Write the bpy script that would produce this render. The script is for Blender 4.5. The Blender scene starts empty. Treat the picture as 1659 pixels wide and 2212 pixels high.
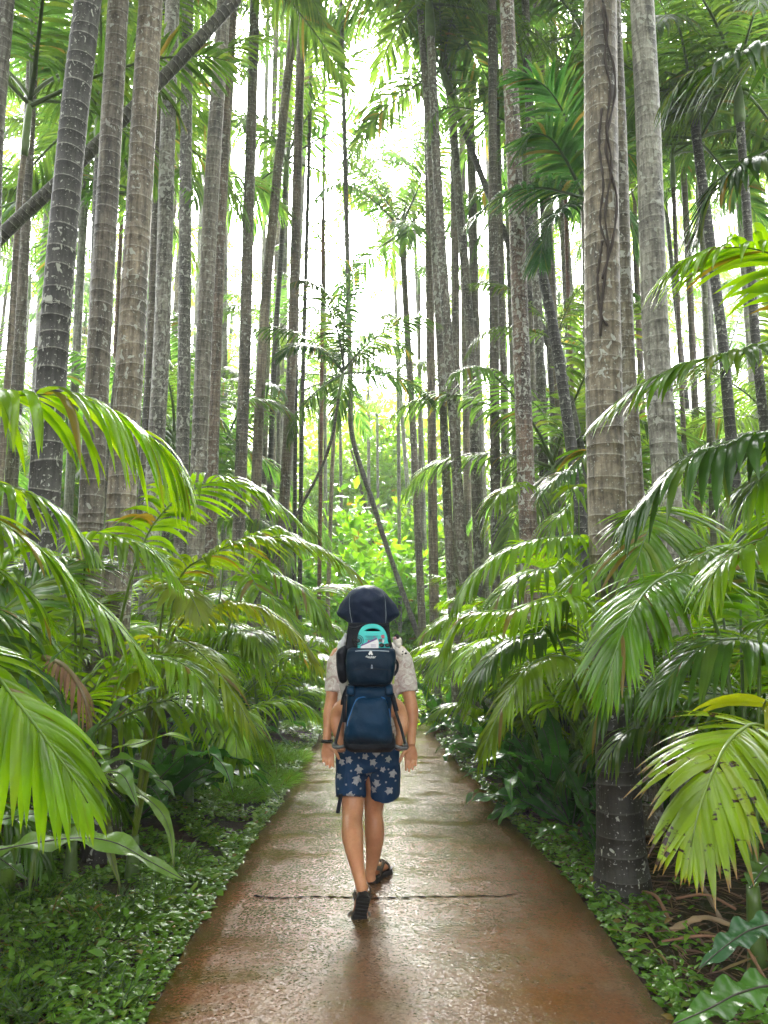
import bpy, bmesh, math, random
import numpy as np
from mathutils import Vector, Matrix
from mathutils.bvhtree import BVHTree

rng = np.random.default_rng(7)
random.seed(7)
SC = bpy.context.scene
COL = SC.collection
PITCH = math.radians(9.02)
CAM_Z = 1.55
FP, CX, CY = 1660.0, 829.5, 1106.0
FWD = np.array([0, math.cos(PITCH), math.sin(PITCH)])
UP = np.array([0, -math.sin(PITCH), math.cos(PITCH)])


def ray(dx, dy):
    return FWD + np.array([1.0, 0, 0]) * ((dx - CX) / FP) - UP * ((dy - CY) / FP)


def at(dx, dy, Y):
    """world point seen at (dx, dy) of the photo and Y metres ahead"""
    d = ray(dx, dy)
    return np.array([0, 0, CAM_Z]) + d * (Y / d[1])


def gnd(dx, dy, z=0.0):
    d = ray(dx, dy)
    return np.array([0, 0, CAM_Z]) + d * ((z - CAM_Z) / d[2])


# ------------------------------------------------------------------ objects
def link(o, parent=None):
    COL.objects.link(o)
    if parent is not None:
        o.parent = parent
    return o


def tag(o, label=None, cat=None, group=None, kind=None):
    if label:
        o['label'] = label
    if cat:
        o['category'] = cat
    if group:
        o['group'] = group
    if kind:
        o['kind'] = kind
    return o


def empty(name, loc, label, cat, group=None, rz=0.0):
    o = bpy.data.objects.new(name, None)
    o.empty_display_size = 0.1
    o.location = loc
    o.rotation_euler = (0, 0, rz)
    link(o)
    return tag(o, label, cat, group)


def obj(name, me, parent=None, color=None, mat=None):
    o = bpy.data.objects.new(name, me)
    link(o, parent)
    if mat is not None and not me.materials:
        me.materials.append(mat)
    if color is not None:
        o.color = tuple(color) + ((1.0,) if len(color) == 3 else ())
    return o


class MB:
    """collects vertices and faces for one mesh"""

    def __init__(self):
        self.v, self.f, self.m, self.n = [], [], [], 0
        self.attr = {}

    def add(self, V, F, mat=0, **attrs):
        V = np.asarray(V, float).reshape(-1, 3)
        for k, a in attrs.items():
            self.attr.setdefault(k, []).append((self.n, np.broadcast_to(np.asarray(a, float), (len(V),))))
        self.v.append(V)
        if isinstance(F, np.ndarray):
            if len(F):
                self.f.append(F + self.n)
                self.m.append(np.full(len(F), mat, int))
        else:
            for g in F:
                self.f.append(np.array([g]) + self.n)
                self.m.append(np.full(1, mat, int))
        self.n += len(V)

    def mesh(self, name, mats=(), smooth=True, off=None):
        V = np.concatenate(self.v) if self.v else np.zeros((0, 3))
        if off is not None:
            V = V - np.asarray(off)
        me = bpy.data.meshes.new(name)
        loops = np.concatenate([a.ravel() for a in self.f]) if self.f else np.zeros(0, int)
        sizes = np.concatenate([np.full(len(a), a.shape[1]) for a in self.f]) if self.f else np.zeros(0, int)
        starts = np.concatenate([[0], np.cumsum(sizes)[:-1]]) if len(sizes) else np.zeros(0, int)
        me.vertices.add(len(V))
        me.vertices.foreach_set('co', V.ravel())
        me.loops.add(len(loops))
        me.loops.foreach_set('vertex_index', loops.astype(np.int32))
        me.polygons.add(len(sizes))
        me.polygons.foreach_set('loop_start', starts.astype(np.int32))
        me.polygons.foreach_set('loop_total', sizes.astype(np.int32))
        for m in mats:
            me.materials.append(m)
        me.polygons.foreach_set('material_index', np.concatenate(self.m).astype(np.int32))
        me.update(calc_edges=True)
        me.polygons.foreach_set('use_smooth', np.full(len(sizes), bool(smooth)))
        for k, parts in self.attr.items():
            a = np.zeros(len(V))
            for s, x in parts:
                a[s:s + len(x)] = x
            at_ = me.attributes.new(k, 'FLOAT', 'POINT')
            at_.data.foreach_set('value', a.astype(np.float32))
        me.validate()
        return me

    # tube along points with per-point radii (rx, ry)
    def tube(self, P, R, seg=10, mat=0, cap=True, up=None, R2=None, **attrs):
        P = np.asarray(P, float)
        n = len(P)
        R = np.broadcast_to(np.asarray(R, float), (n,))
        R2 = R if R2 is None else np.broadcast_to(np.asarray(R2, float), (n,))
        T = np.gradient(P, axis=0)
        T /= np.linalg.norm(T, axis=1)[:, None] + 1e-12
        u = np.array([1.0, 0, 0]) if up is None else np.asarray(up, float)
        A = np.zeros_like(P)
        for i in range(n):
            a = u - T[i] * np.dot(u, T[i])
            if np.linalg.norm(a) < 1e-3:
                a = np.array([0, 1.0, 0]) - T[i] * T[i][1]
            u = a / np.linalg.norm(a)
            A[i] = u
            if up is not None:
                u = np.asarray(up, float)
        B = np.cross(T, A)
        th = np.linspace(0, 2 * np.pi, seg, endpoint=False)
        V = P[:, None] + A[:, None] * (np.cos(th)[None, :, None] * R[:, None, None]) + B[:, None] * (np.sin(th)[None, :, None] * R2[:, None, None])
        idx = np.arange(n * seg).reshape(n, seg)
        a, b = idx[:-1], idx[1:]
        F = np.stack([a, np.roll(a, -1, 1), np.roll(b, -1, 1), b], -1).reshape(-1, 4)
        at2 = {k: np.repeat(np.broadcast_to(np.asarray(x, float), (n,)), seg) for k, x in attrs.items()}
        base = self.n
        self.add(V.reshape(-1, 3), F, mat, **at2)
        if cap:
            for ring in (idx[0][::-1], idx[-1]):
                self.f.append((ring + base)[None])
                self.m.append(np.full(1, mat, int))

    def box(self, c, s, M=None, mat=0):
        V = np.array([(x, y, z) for x in (-.5, .5) for y in (-.5, .5) for z in (-.5, .5)]) * np.asarray(s)
        if M is not None:
            V = V @ np.asarray(M)[:3, :3].T
        V = V + np.asarray(c)
        F = np.array([(0, 1, 3, 2), (4, 6, 7, 5), (0, 4, 5, 1), (2, 3, 7, 6), (0, 2, 6, 4), (1, 5, 7, 3)])
        self.add(V, F, mat)

    def ball(self, c, r, seg=12, rows=8, M=None, mat=0, **attrs):
        r = np.broadcast_to(np.asarray(r, float), (3,))
        ph = np.linspace(0, np.pi, rows + 1)
        th = np.linspace(0, 2 * np.pi, seg, endpoint=False)
        V = np.stack([np.sin(ph)[:, None] * np.cos(th), np.sin(ph)[:, None] * np.sin(th), np.cos(ph)[:, None] * np.ones(seg)], -1) * r
        V = V.reshape(-1, 3)
        if M is not None:
            V = V @ np.asarray(M)[:3, :3].T
        idx = np.arange((rows + 1) * seg).reshape(rows + 1, seg)
        a, b = idx[:-1], idx[1:]
        F = np.stack([a, b, np.roll(b, -1, 1), np.roll(a, -1, 1)], -1).reshape(-1, 4)
        self.add(V + np.asarray(c), F, mat, **attrs)

    def prism(self, P2, o, ax, ay, az, d, mat=0):
        """closed polygon P2 (n,2) in plane (ax, ay) extruded d along az"""
        P2 = np.asarray(P2, float)
        n = len(P2)
        ax, ay, az = map(np.asarray, (ax, ay, az))
        A = np.asarray(o) + P2[:, :1] * ax + P2[:, 1:] * ay
        V = np.concatenate([A, A + az * d])
        i = np.arange(n)
        j = np.roll(i, -1)
        base = self.n
        self.add(V, np.stack([i, j, j + n, i + n], -1), mat)
        for ring in (i[::-1], i + n):
            self.f.append((ring + base)[None])
            self.m.append(np.full(1, mat, int))


def spline(P, n, closed=False):
    """Catmull-Rom through P resampled to n points by arc length"""
    P = np.asarray(P, float)
    if len(P) == 2:
        t = np.linspace(0, 1, n)[:, None]
        return P[0] * (1 - t) + P[1] * t
    Q = np.vstack([2 * P[0] - P[1], P, 2 * P[-1] - P[-2]])
    out = []
    for i in range(1, len(Q) - 2):
        p0, p1, p2, p3 = Q[i - 1:i + 3]
        t = np.linspace(0, 1, 20, endpoint=False)[:, None]
        out.append(.5 * (2 * p1 + (p2 - p0) * t + (2 * p0 - 5 * p1 + 4 * p2 - p3) * t ** 2 + (3 * p1 - p0 - 3 * p2 + p3) * t ** 3))
    out = np.vstack(out + [P[-1:]])
    L = np.concatenate([[0], np.cumsum(np.linalg.norm(np.diff(out, axis=0), axis=1))])
    s = np.linspace(0, L[-1], n)
    return np.stack([np.interp(s, L, out[:, k]) for k in range(out.shape[1])], -1)


def unit(a):
    a = np.asarray(a, float)
    return a / (np.linalg.norm(a, axis=-1, keepdims=True) + 1e-12)


# ------------------------------------------------------------------ materials
class NT:
    def __init__(self, name):
        self.m = bpy.data.materials.new(name)
        self.m.use_nodes = True
        self.t = self.m.node_tree
        self.t.nodes.clear()
        self.out = self.t.nodes.new('ShaderNodeOutputMaterial')

    def n(self, typ, ins=None, **props):
        x = self.t.nodes.new('ShaderNode' + typ)
        for k, v in props.items():
            setattr(x, k, v)
        for k, v in (ins or {}).items():
            if isinstance(v, bpy.types.NodeSocket):
                self.t.links.new(v, x.inputs[k])
            else:
                x.inputs[k].default_value = v
        return x

    def noise(self, vec, scale, detail=3, rough=.55, dist=0.0):
        return self.n('TexNoise', {'Vector': vec, 'Scale': scale, 'Detail': detail, 'Roughness': rough, 'Distortion': dist}).outputs['Fac']

    def ramp(self, fac, stops):
        r = self.n('ValToRGB', {'Fac': fac})
        e = r.color_ramp.elements
        while len(e) < len(stops):
            e.new(.5)
        for x, (p, c) in zip(e, stops):
            x.position = p
            x.color = (c, c, c, 1) if isinstance(c, (int, float)) else tuple(c) + (1,)
        return r.outputs['Color']

    def rng(self, fac, a, b, c=0.0, d=1.0):
        return self.n('MapRange', {'Value': fac, 'From Min': a, 'From Max': b, 'To Min': c, 'To Max': d}).outputs['Result']

    def mix(self, fac, a, b, mode='MIX'):
        x = self.n('Mix', data_type='RGBA', blend_type=mode)
        for i, v in ((0, fac), (6, a), (7, b)):
            if isinstance(v, bpy.types.NodeSocket):
                self.t.links.new(v, x.inputs[i])
            else:
                x.inputs[i].default_value = v if i == 0 else (tuple(v) + (1,))[:4]
        return x.outputs[2]

    def math(self, op, a, b=0.0, clamp=False):
        x = self.n('Math', {0: a, 1: b}, operation=op, use_clamp=clamp)
        return x.outputs[0]

    def coord(self, which='Object', scale=None):
        c = self.n('TexCoord').outputs[which]
        if scale is not None:
            c = self.n('Mapping', {'Vector': c, 'Scale': scale}).outputs['Vector']
        return c

    def attr(self, name):
        return self.n('Attribute', attribute_name=name).outputs['Fac']

    def info(self):
        return self.n('ObjectInfo').outputs

    def bump(self, h, strength=.3, dist=.01, normal=None):
        d = {'Height': h, 'Strength': strength, 'Distance': dist}
        if normal is not None:
            d['Normal'] = normal
        return self.n('Bump', d).outputs['Normal']

    def principled(self, **k):
        names = {'color': 'Base Color', 'rough': 'Roughness', 'normal': 'Normal', 'spec': 'Specular IOR Level', 'coat': 'Coat Weight',
                 'coat_rough': 'Coat Roughness', 'metal': 'Metallic', 'sheen': 'Sheen Weight', 'sss': 'Subsurface Weight', 'sss_r': 'Subsurface Radius',
                 'sss_s': 'Subsurface Scale', 'trans': 'Transmission Weight', 'coat_normal': 'Coat Normal'}
        d = {}
        for a, v in k.items():
            if a == 'color' and not isinstance(v, bpy.types.NodeSocket):
                v = (tuple(v) + (1,))[:4]
            d[names[a]] = v
        return self.n('BsdfPrincipled', d).outputs[0]

    def done(self, sh):
        self.t.links.new(sh, self.out.inputs['Surface'])
        return self.m


def mat_leaf(name, rough=.28, trans=.4, tip=(.16, .12, .02), tip_at=1.02, spots=0.0, tr_tint=(2.6, 2.3, .7), scale=1.0):
    t = NT(name)
    inf = t.info()
    pos = t.coord('Object')
    v = t.attr('v')
    n1 = t.noise(pos, 5 * scale, 2)
    n2 = t.noise(pos, 40 * scale, 2)
    r = t.attr('rnd')
    base = inf['Color']
    k = t.math('ADD', t.rng(n1, .3, .7, .62, 1.2), t.rng(r, 0, 1, -.22, .3))
    grey = t.n('CombineColor', {0: k, 1: k, 2: k}).outputs[0]
    c = t.mix(1.0, base, grey, 'MULTIPLY')
    # warmer, yellower leaflets here and there
    c = t.mix(t.rng(t.math('ADD', r, t.math('MULTIPLY', n1, .5)), .95, 1.3, 0, .55), c, (.17, .17, .025))
    c = t.mix(t.rng(r, .975, .98, 0, .85), c, (.17, .10, .03))
    tipf = t.rng(t.math('ADD', v, t.math('MULTIPLY', n2, .12)), tip_at, tip_at + .08)
    c = t.mix(tipf, c, tip)
    if spots:
        s1 = t.noise(t.n('CombineXYZ', {0: t.math('MULTIPLY', r, 400.0), 1: t.math('MULTIPLY', v, 7.0)}).outputs[0], 1.0, 3, .6)
        s3 = t.noise(pos, 70, 3)
        s2 = t.noise(pos, 4.5, 2)
        sf = t.rng(t.math('ADD', t.math('ADD', s1, t.math('MULTIPLY', s3, .35)), t.math('MULTIPLY', s2, .75)), 1.20 - spots, 1.27 - spots)
        c = t.mix(sf, c, (.03, .009, .004))
    tc = t.mix(1.0, c, tr_tint, 'MULTIPLY')
    ro = t.rng(n2, .3, .7, rough * .7, rough * 1.35)
    nb = t.bump(n2, .25, .004)
    p = t.principled(color=c, rough=ro, spec=.42, normal=nb)
    tr = t.n('BsdfTranslucent', {'Color': tc, 'Normal': nb}).outputs[0]
    return t.done(t.n('MixShader', {0: trans, 1: p, 2: tr}).outputs[0])


def mat_simple(name, color, rough=.5, var=.25, scale=12, bump=.15, bscale=60, **k):
    t = NT(name)
    pos = t.coord('Object')
    n1 = t.noise(pos, scale, 4)
    c = t.mix(t.rng(n1, .3, .7), tuple(x * (1 - var) for x in color), tuple(min(1, x * (1 + var)) for x in color))
    nb = t.bump(t.noise(pos, bscale, 3), bump, .004)
    return t.done(t.principled(color=c, rough=rough, normal=nb, **k))


def mat_bark():
    t = NT('palm_bark')
    inf = t.info()
    pos = t.coord('Object')
    ring = t.attr('ring')
    off = t.n('VectorMath', {0: pos, 1: t.n('CombineXYZ', {0: t.math('MULTIPLY', inf['Random'], 91.0), 1: t.math('MULTIPLY', inf['Random'], 37.0)}).outputs[0]}, operation='ADD').outputs[0]
    streak = t.noise(t.n('Mapping', {'Vector': off, 'Scale': (34, 34, 3.5)}).outputs[0], 1.0, 4, .65)
    big = t.noise(off, 2.2, 3)
    c = t.mix(1.0, inf['Color'], t.ramp(big, [(.3, .62), (.7, 1.3)]), 'MULTIPLY')
    c = t.mix(t.rng(streak, .42, .62, 0, .75), c, t.mix(1.0, c, (.30, .28, .25), 'MULTIPLY'))
    # dark algae stains running down
    st = t.noise(t.n('Mapping', {'Vector': off, 'Scale': (7, 7, 1.1)}).outputs[0], 1.0, 4, .6)
    c = t.mix(t.rng(st, .5, .62, 0, .7), c, (.035, .034, .03))
    bl = t.noise(off, 24, 4, .68)
    c = t.mix(t.rng(bl, .52, .6, 0, .6), c, t.mix(1.0, c, (.38, .36, .33), 'MULTIPLY'))
    c = t.mix(t.rng(bl, .46, .38, 0, .45), c, t.mix(1.0, c, (1.7, 1.7, 1.6), 'MULTIPLY'))
    # ring scars
    c = t.mix(t.math('MULTIPLY', ring, t.rng(streak, .3, .6, .85, .25)), c, (.55, .54, .47))
    # shade and black wet algae painted on the oldest trunk feet, ragged rim
    dark_foot = t.math('ADD', t.attr('algae'), t.math('MULTIPLY', t.math('SUBTRACT', t.noise(off, 7, 4, .65), .5), 2.6))  # the algae mask carries painted shade as well as wet algae
    c = t.mix(t.rng(dark_foot, .1, .35, 0, .93), c, t.mix(t.math('MULTIPLY', ring, .5), (.012, .011, .009), (.10, .10, .085)))
    # pale lichen blotches, more of them where alpha is high
    vo = t.n('TexNoise', {'Vector': t.n('Mapping', {'Vector': off, 'Scale': (21, 21, 15)}).outputs[0], 'Scale': 1.0, 'Detail': 2.0, 'Roughness': .45, 'Distortion': .6}).outputs['Fac']
    vm = t.noise(off, 1.6, 2)
    thr = t.math('ADD', vo, t.math('MULTIPLY', t.math('SUBTRACT', vm, .5), .35))
    thr = t.math('ADD', thr, t.math('MULTIPLY', inf['Alpha'], .16))
    li = t.rng(thr, .735, .755)
    c = t.mix(t.math('MULTIPLY', li, .9), c, t.mix(big, (.34, .35, .30), (.50, .50, .44)))
    sk = t.noise(off, 55, 2, .5)
    c = t.mix(t.math('MULTIPLY', t.rng(t.math('ADD', sk, t.math('MULTIPLY', inf['Alpha'], .07)), .68, .72), .7), c, (.42, .42, .37))
    h = t.math('ADD', t.math('MULTIPLY', streak, .6), t.math('MULTIPLY', li, .25))
    return t.done(t.principled(color=c, rough=.55, spec=.35, normal=t.bump(t.math('ADD', h, t.math('MULTIPLY', bl, .5)), .7, .014)))


M = {}
M['leaf'] = mat_leaf('palm_leaflets', .16, .45, tr_tint=(2.7, 2.5, .4))
M['leaf_high'] = mat_leaf('crown_leaflets', .28, .6, tr_tint=(2.3, 2.5, 1.3))
M['leaf_spot'] = mat_leaf('scorched_leaflets', .2, .38, tip=(.2, .12, .03), tip_at=.9, spots=.06)
M['leaf_dead'] = mat_leaf('dry_leaflets', .6, .15, tip=(.12, .07, .03), tip_at=.9, tr_tint=(1.2, 1.1, .9))
M['fern'] = mat_leaf('fern_blade', .22, .3, tip_at=1.03)
M['small_leaf'] = mat_leaf('ground_leaf', .22, .25, tip_at=1.2)
M['grass'] = mat_leaf('grass_blade', .35, .35, tip_at=1.0)
M['bush'] = mat_leaf('bush_leaf', .35, .5, tip_at=1.2, tr_tint=(2.4, 2.3, .6))
M['bark'] = mat_bark()


def mat_stem(name, dark=1.0):
    t = NT(name)
    inf = t.info()
    pos = t.coord('Object')
    n1 = t.noise(pos, 14, 3)
    c = t.mix(t.rng(n1, .35, .65), (.045 * dark, .06 * dark, .02), (.10 * dark, .14 * dark, .03))
    c = t.mix(.5, c, inf['Color'])
    return t.done(t.principled(color=c, rough=.35, normal=t.bump(t.noise(pos, 70, 2), .15, .004)))


M['stem'] = mat_stem('leaf_stem')
M['shaft'] = mat_simple('crownshaft_green', (.16, .24, .08), .3, .3, 5)
M['flower'] = mat_simple('flower_branch', (.55, .42, .16), .6, .3, 9)
M['wood'] = mat_simple('dead_wood', (.16, .11, .07), .6, .4, 9, .4)
M['vine'] = mat_simple('vine_stem', (.045, .032, .025), .7, .3, 20, .4)
# ------------------------------------------------------------------ leaves
def strips(mb, B, D, S, L, W, segs, droop, fold=.25, mat=0, rnd=None, prof=None, twist=0.0, wave=0.0):
    """n leaflets grown at once: base points B, first directions D, sideways vectors S, lengths L, widths W"""
    n = len(B)
    if n == 0:
        return
    B, D, S = np.asarray(B, float), unit(D), unit(S)
    L, W = np.broadcast_to(L, (n,)), np.broadcast_to(W, (n,))
    droop = np.broadcast_to(droop, (n,))
    if prof is None:
        prof = np.interp(np.linspace(0, 1, segs + 1), [0, .12, .35, .7, 1], [.35, .85, 1, .72, .04])
    rnd = rng.random(n) if rnd is None else rnd
    P = np.zeros((n, segs + 1, 3))
    dirs = np.zeros((n, segs + 1, 3))
    P[:, 0] = B
    d = D.copy()
    g = np.array([0, 0, -1.0])
    for i in range(segs + 1):
        dirs[:, i] = d
        if i < segs:
            d2 = unit(d + g * (droop / segs)[:, None])
            P[:, i + 1] = P[:, i] + (d + d2) * .5 * (L / segs)[:, None]
            d = d2
    Sx = S[:, None] - dirs * (S[:, None] * dirs).sum(-1, keepdims=True)
    Sx = unit(Sx)
    N = np.cross(Sx, dirs)
    half = W[:, None] * .5 * prof[None]
    V = np.zeros((n, segs + 1, 3, 3))
    V[:, :, 1] = P
    f = fold
    if wave:
        ph = rng.random((n, 1)) * 6.3
        k = np.linspace(0, 1, segs + 1)[None]
        wv1 = wave * half * np.sin(k * 38 + ph)
        wv2 = wave * half * np.sin(k * 33 + ph * 1.7 + 1)
    else:
        wv1 = wv2 = np.zeros((n, segs + 1))
    V[:, :, 0] = P + Sx * half[..., None] - N * (half * f + wv1)[..., None]
    V[:, :, 2] = P - Sx * half[..., None] - N * (half * f + wv2)[..., None]
    idx = np.arange(n * (segs + 1) * 3).reshape(n, segs + 1, 3)
    F = np.concatenate([np.stack([idx[:, :-1, a], idx[:, :-1, a + 1], idx[:, 1:, a + 1], idx[:, 1:, a]], -1).reshape(-1, 4) for a in (0, 1)])
    v = np.broadcast_to(np.linspace(0, 1, segs + 1)[None, :, None], (n, segs + 1, 3)).ravel()
    mb.add(V.reshape(-1, 3), F, mat, v=v, rnd=np.repeat(rnd, (segs + 1) * 3))


def frond(P, leaf_from=.15, length=.5, width=.03, spacing=.03, droop=1.2, segs=6, a0=68, a1=22, vee=12, r0=.014, up=(0, 0, 1), jitter=.08, fold=.3, ragged=.03, sides=(1, -1), off=None, name='frond', leafmat='leaf', env=None, droop_end=None):
    """one palm leaf: a tapering midrib through P, with two rows of leaflets"""
    P = np.asarray(P, float)
    total = np.linalg.norm(np.diff(P, axis=0), axis=1).sum()
    m = max(24, int(total / .05))
    R = spline(P, m)
    mb = MB()
    t = np.linspace(0, 1, m)
    mb.tube(R, np.interp(t, [0, .2, 1], [r0 * 1.3, r0, r0 * .18]), 6, 1, True, v=0.0, rnd=.3)
    T = unit(np.gradient(R, axis=0))
    U = np.asarray(up, float)
    S = unit(np.cross(T, U))
    N = np.cross(S, T)
    cnt = max(8, int(total * (1 - leaf_from) / spacing))
    if env is None:
        env = ([0, .08, .35, .7, .93, 1], [.55, .8, 1, .85, .5, .32])
    for s in sides:
        q = (np.arange(cnt) + .5 + rng.normal(0, .12, cnt) + (.25 if s > 0 else -.25)) / cnt
        q = np.clip(q, 0, 1)
        if ragged:
            q = q[rng.random(cnt) > ragged]
        u = leaf_from + q * (1 - leaf_from)
        k = u * (m - 1)
        i = np.clip(k.astype(int), 0, m - 2)
        fr = (k - i)[:, None]
        B = R[i] * (1 - fr) + R[i + 1] * fr
        Tt, St, Nt = unit(T[i] * (1 - fr) + T[i + 1] * fr), S[i], N[i]
        a = np.radians(a0 + (a1 - a0) * q ** 1.1 + rng.normal(0, 4, len(q)))[:, None]
        vv = np.radians(vee + rng.normal(0, 6, len(q)))[:, None]
        out = St * s * np.cos(vv) + Nt * np.sin(vv)
        D = Tt * np.cos(a) + out * np.sin(a)
        sv = np.cross(D, Nt)
        L = length * np.interp(q, *env) * (1 + rng.normal(0, jitter, len(q)))
        dr = droop * (1 + rng.normal(0, .15, len(q)))
        if droop_end is not None:
            dr = dr * (1 + (droop_end - 1) * q)
        W = width * np.interp(q, [0, .1, .8, 1], [.6, 1, .85, .5])
        strips(mb, B, D, sv, np.maximum(L, .03), W, segs, dr, fold, 0)
    return mb.mesh(name, (M[leafmat], M['stem']), True, off)


# leaves that every grown palm shares, by how far they have sunk
CROWN_FRONDS = []
for k, (el, bend) in enumerate([(78, 35), (62, 60), (48, 75), (34, 85), (20, 85), (4, 70), (-18, 55), (-50, 25), (55, 95), (30, 110)]):
    pts, p, a = [], np.zeros(3), math.radians(el)
    Lf = 2.7
    for i in range(9):
        pts.append(p.copy())
        p = p + np.array([math.cos(a), .03 * math.sin(k + i), math.sin(a)]) * Lf / 8
        a -= math.radians(bend) / 8 * (1.5 if i > 3 else .7)
    CROWN_FRONDS.append(frond(pts, (.12), .68, .05, .052, 1.2 if k % 2 else 1.6, 5, 66, 24, 8, .02, ragged=.06, name='crown_frond', leafmat='leaf_high'))
DEAD_FROND = frond([(0, 0, 0), (.25, 0, -.1), (.42, 0, -.6), (.45, .03, -1.2), (.4, .05, -1.9)], .12, .5, .03, .06, 2.2, 5, 40, 15, 0, .018, ragged=.25, name='dead_frond', leafmat='leaf_dead')
YOUNG_FRONDS = []
for k, (el, bend, Lf) in enumerate([(82, 70, 2.1), (72, 95, 2.2), (62, 105, 2.1), (50, 105, 1.9), (66, 125, 2.3), (40, 95, 1.7)]):
    pts, p, a = [], np.zeros(3), math.radians(el)
    for i in range(9):
        pts.append(p.copy())
        p = p + np.array([math.cos(a), .02 * math.sin(2 * k + i), math.sin(a)]) * Lf / 8
        a -= math.radians(bend) / 8 * (1.7 if i > 3 else .5)
    YOUNG_FRONDS.append(frond(pts, (.3), .5, .04, .032, 1.2 + .1 * k, 6, 68, 20, 14, .013, name='young_frond'))


def flower_mesh():
    mb = MB()
    for i in range(46):
        a = rng.random() * 6.28
        r = .1 + .22 * rng.random()
        z = -.25 - .5 * rng.random()
        P = spline([(0, 0, 0), (r * math.cos(a), r * math.sin(a), .02), (r * 1.15 * math.cos(a), r * 1.15 * math.sin(a), z)], 7)
        mb.tube(P, np.linspace(.012, .006, 7), 4)
    return mb.mesh('flower_cluster', (M['flower'],))


FLOWER = flower_mesh()


def trunk_mesh(P, r0, r1, gap=.1, seg=16, flare=.0, off=None, name='trunk', wet=0.0):  # wet: height of the dark foot, shade and algae painted in
    """ringed trunk: each internode swells towards the scar above it"""
    P = np.asarray(P, float)
    total = np.linalg.norm(np.diff(P, axis=0), axis=1).sum()
    zs, rr, ring = [0.0], [1.0], [0.0]
    z = 0.0
    while z < total - gap * .5:
        g = gap * (1.25 - .55 * z / total) * (1 + .26 * rng.normal(0, 1))
        g = max(g, gap * .35)
        lip = .012 + .02 * rng.random()
        zs += [z + g * .90, z + g * .945, z + g]
        rr += [1.0 + lip * .35, 1.0 + lip, 1.0 - .006]
        ring += [0.0, 1.0, .15]
        z += g
    zs = np.array(zs) / zs[-1]
    C = spline(P, 60)
    tt = np.linspace(0, 1, 60)
    Q = np.stack([np.interp(zs, tt, C[:, k]) for k in range(3)], -1)
    R = (r0 + (r1 - r0) * zs) * np.array(rr)
    if flare:
        R = R * (1 + flare * np.exp(-zs * total / .16) + flare * .35 * np.exp(-zs * total / .6))
    mb = MB()
    th = np.linspace(0, 2 * np.pi, seg, endpoint=False)
    n = len(Q)
    # scars are not level: tilt and wobble each ring a little
    ph, am = rng.random(n // 3 + 2) * 6.28, rng.random(n // 3 + 2) * .018
    gi = (np.arange(n) + 2) // 3
    lump = 1 + .03 * np.sin(th[None] * 3 + zs[:, None] * total * 1.3) + .012 * np.sin(th[None] * 2 - zs[:, None] * total * .7 + 1)
    V = np.zeros((n, seg, 3))
    V[:, :, 0] = Q[:, None, 0] + np.cos(th)[None] * R[:, None] * lump
    V[:, :, 1] = Q[:, None, 1] + np.sin(th)[None] * R[:, None] * lump
    V[:, :, 2] = Q[:, None, 2] + am[gi][:, None] * np.cos(th[None] + ph[gi][:, None]) * (R / r0)[:, None]
    # a leaning trunk needs its rings turned with it
    ax = unit(P[-1] - P[0])
    if ax[2] < .92:
        u = unit(np.cross([0, 1.0, 0], ax))
        w = np.cross(ax, u)
        V = Q[:, None] + u * (np.cos(th)[None] * R[:, None] * lump)[..., None] + w * (np.sin(th)[None] * R[:, None] * lump)[..., None]
    idx = np.arange(n * seg).reshape(n, seg)
    a, b = idx[:-1], idx[1:]
    F = np.stack([a, np.roll(a, -1, 1), np.roll(b, -1, 1), b], -1).reshape(-1, 4)
    mb.add(V.reshape(-1, 3), F, 0, ring=np.repeat(ring, seg), algae=np.clip((wet - (V[:, :, 2].ravel() - V[:, :, 2].min())) / .5, -1, 1) if wet else -1.0)  # mask for the painted foot: shade and wet bark, stronger lower down
    mb.f.append((idx[-1])[None])
    mb.m.append(np.zeros(1, int))
    return mb.mesh(name, (M['bark'],), True, off)


def crown(root, loc, scale=1.0, n=10, color=(.05, .1, .03), shaft=True, flower=False, dead=0, lean=(0, 0, 1), r=.09, low=6):
    """crownshaft and leaves on top of a trunk; loc is in the thing's own space"""
    loc = np.asarray(loc, float)
    lean = unit(lean)
    top = loc
    if shaft:
        mb = MB()
        Lc = .85 * scale
        q = np.linspace(0, 1, 9)
        mb.tube(loc + lean * (q * Lc)[:, None], np.interp(q, [0, .12, .5, 1], [r * 1.05, r * 1.3, r * 1.1, r * .5]), 12)
        obj('crownshaft', mb.mesh('crownshaft', (M['shaft'],)), root)
        top = loc + lean * Lc
    a = rng.random() * 6.28
    for i in range(n):
        a += 2.4 + rng.normal(0, .18)
        k = min(low, int(i / n * 7.2))
        if rng.random() < .25:
            k = 8 if k < 3 else 9
        o = obj('frond', CROWN_FRONDS[k], root)
        o.location = top - lean * (.1 + .18 * i / n) * scale
        s = scale * rng.uniform(.85, 1.15)
        o.scale = (s, s, s)
        o.rotation_euler = (rng.normal(0, .18), rng.normal(0, .08), a)
        f = rng.uniform(.72, 1.3)
        y = rng.uniform(-.1, .25)
        o.color = (color[0] * f * (1 + y), color[1] * f, color[2] * f * (1 - y), 1)
    for i in range(dead):
        o = obj('dead_frond', DEAD_FROND, root)
        o.location = loc
        o.rotation_euler = (0, 0, rng.random() * 6.28)
        o.color = (.2, .13, .07, 1)
        o['label'] = 'withered brown frond hanging against the trunk'
    if flower:
        o = obj('flower_cluster', FLOWER, root)
        o.location = loc
        s = scale * 1.2
        o.scale = (s, s, s)
        o['label'] = 'pale yellow branching flower cluster'


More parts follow.
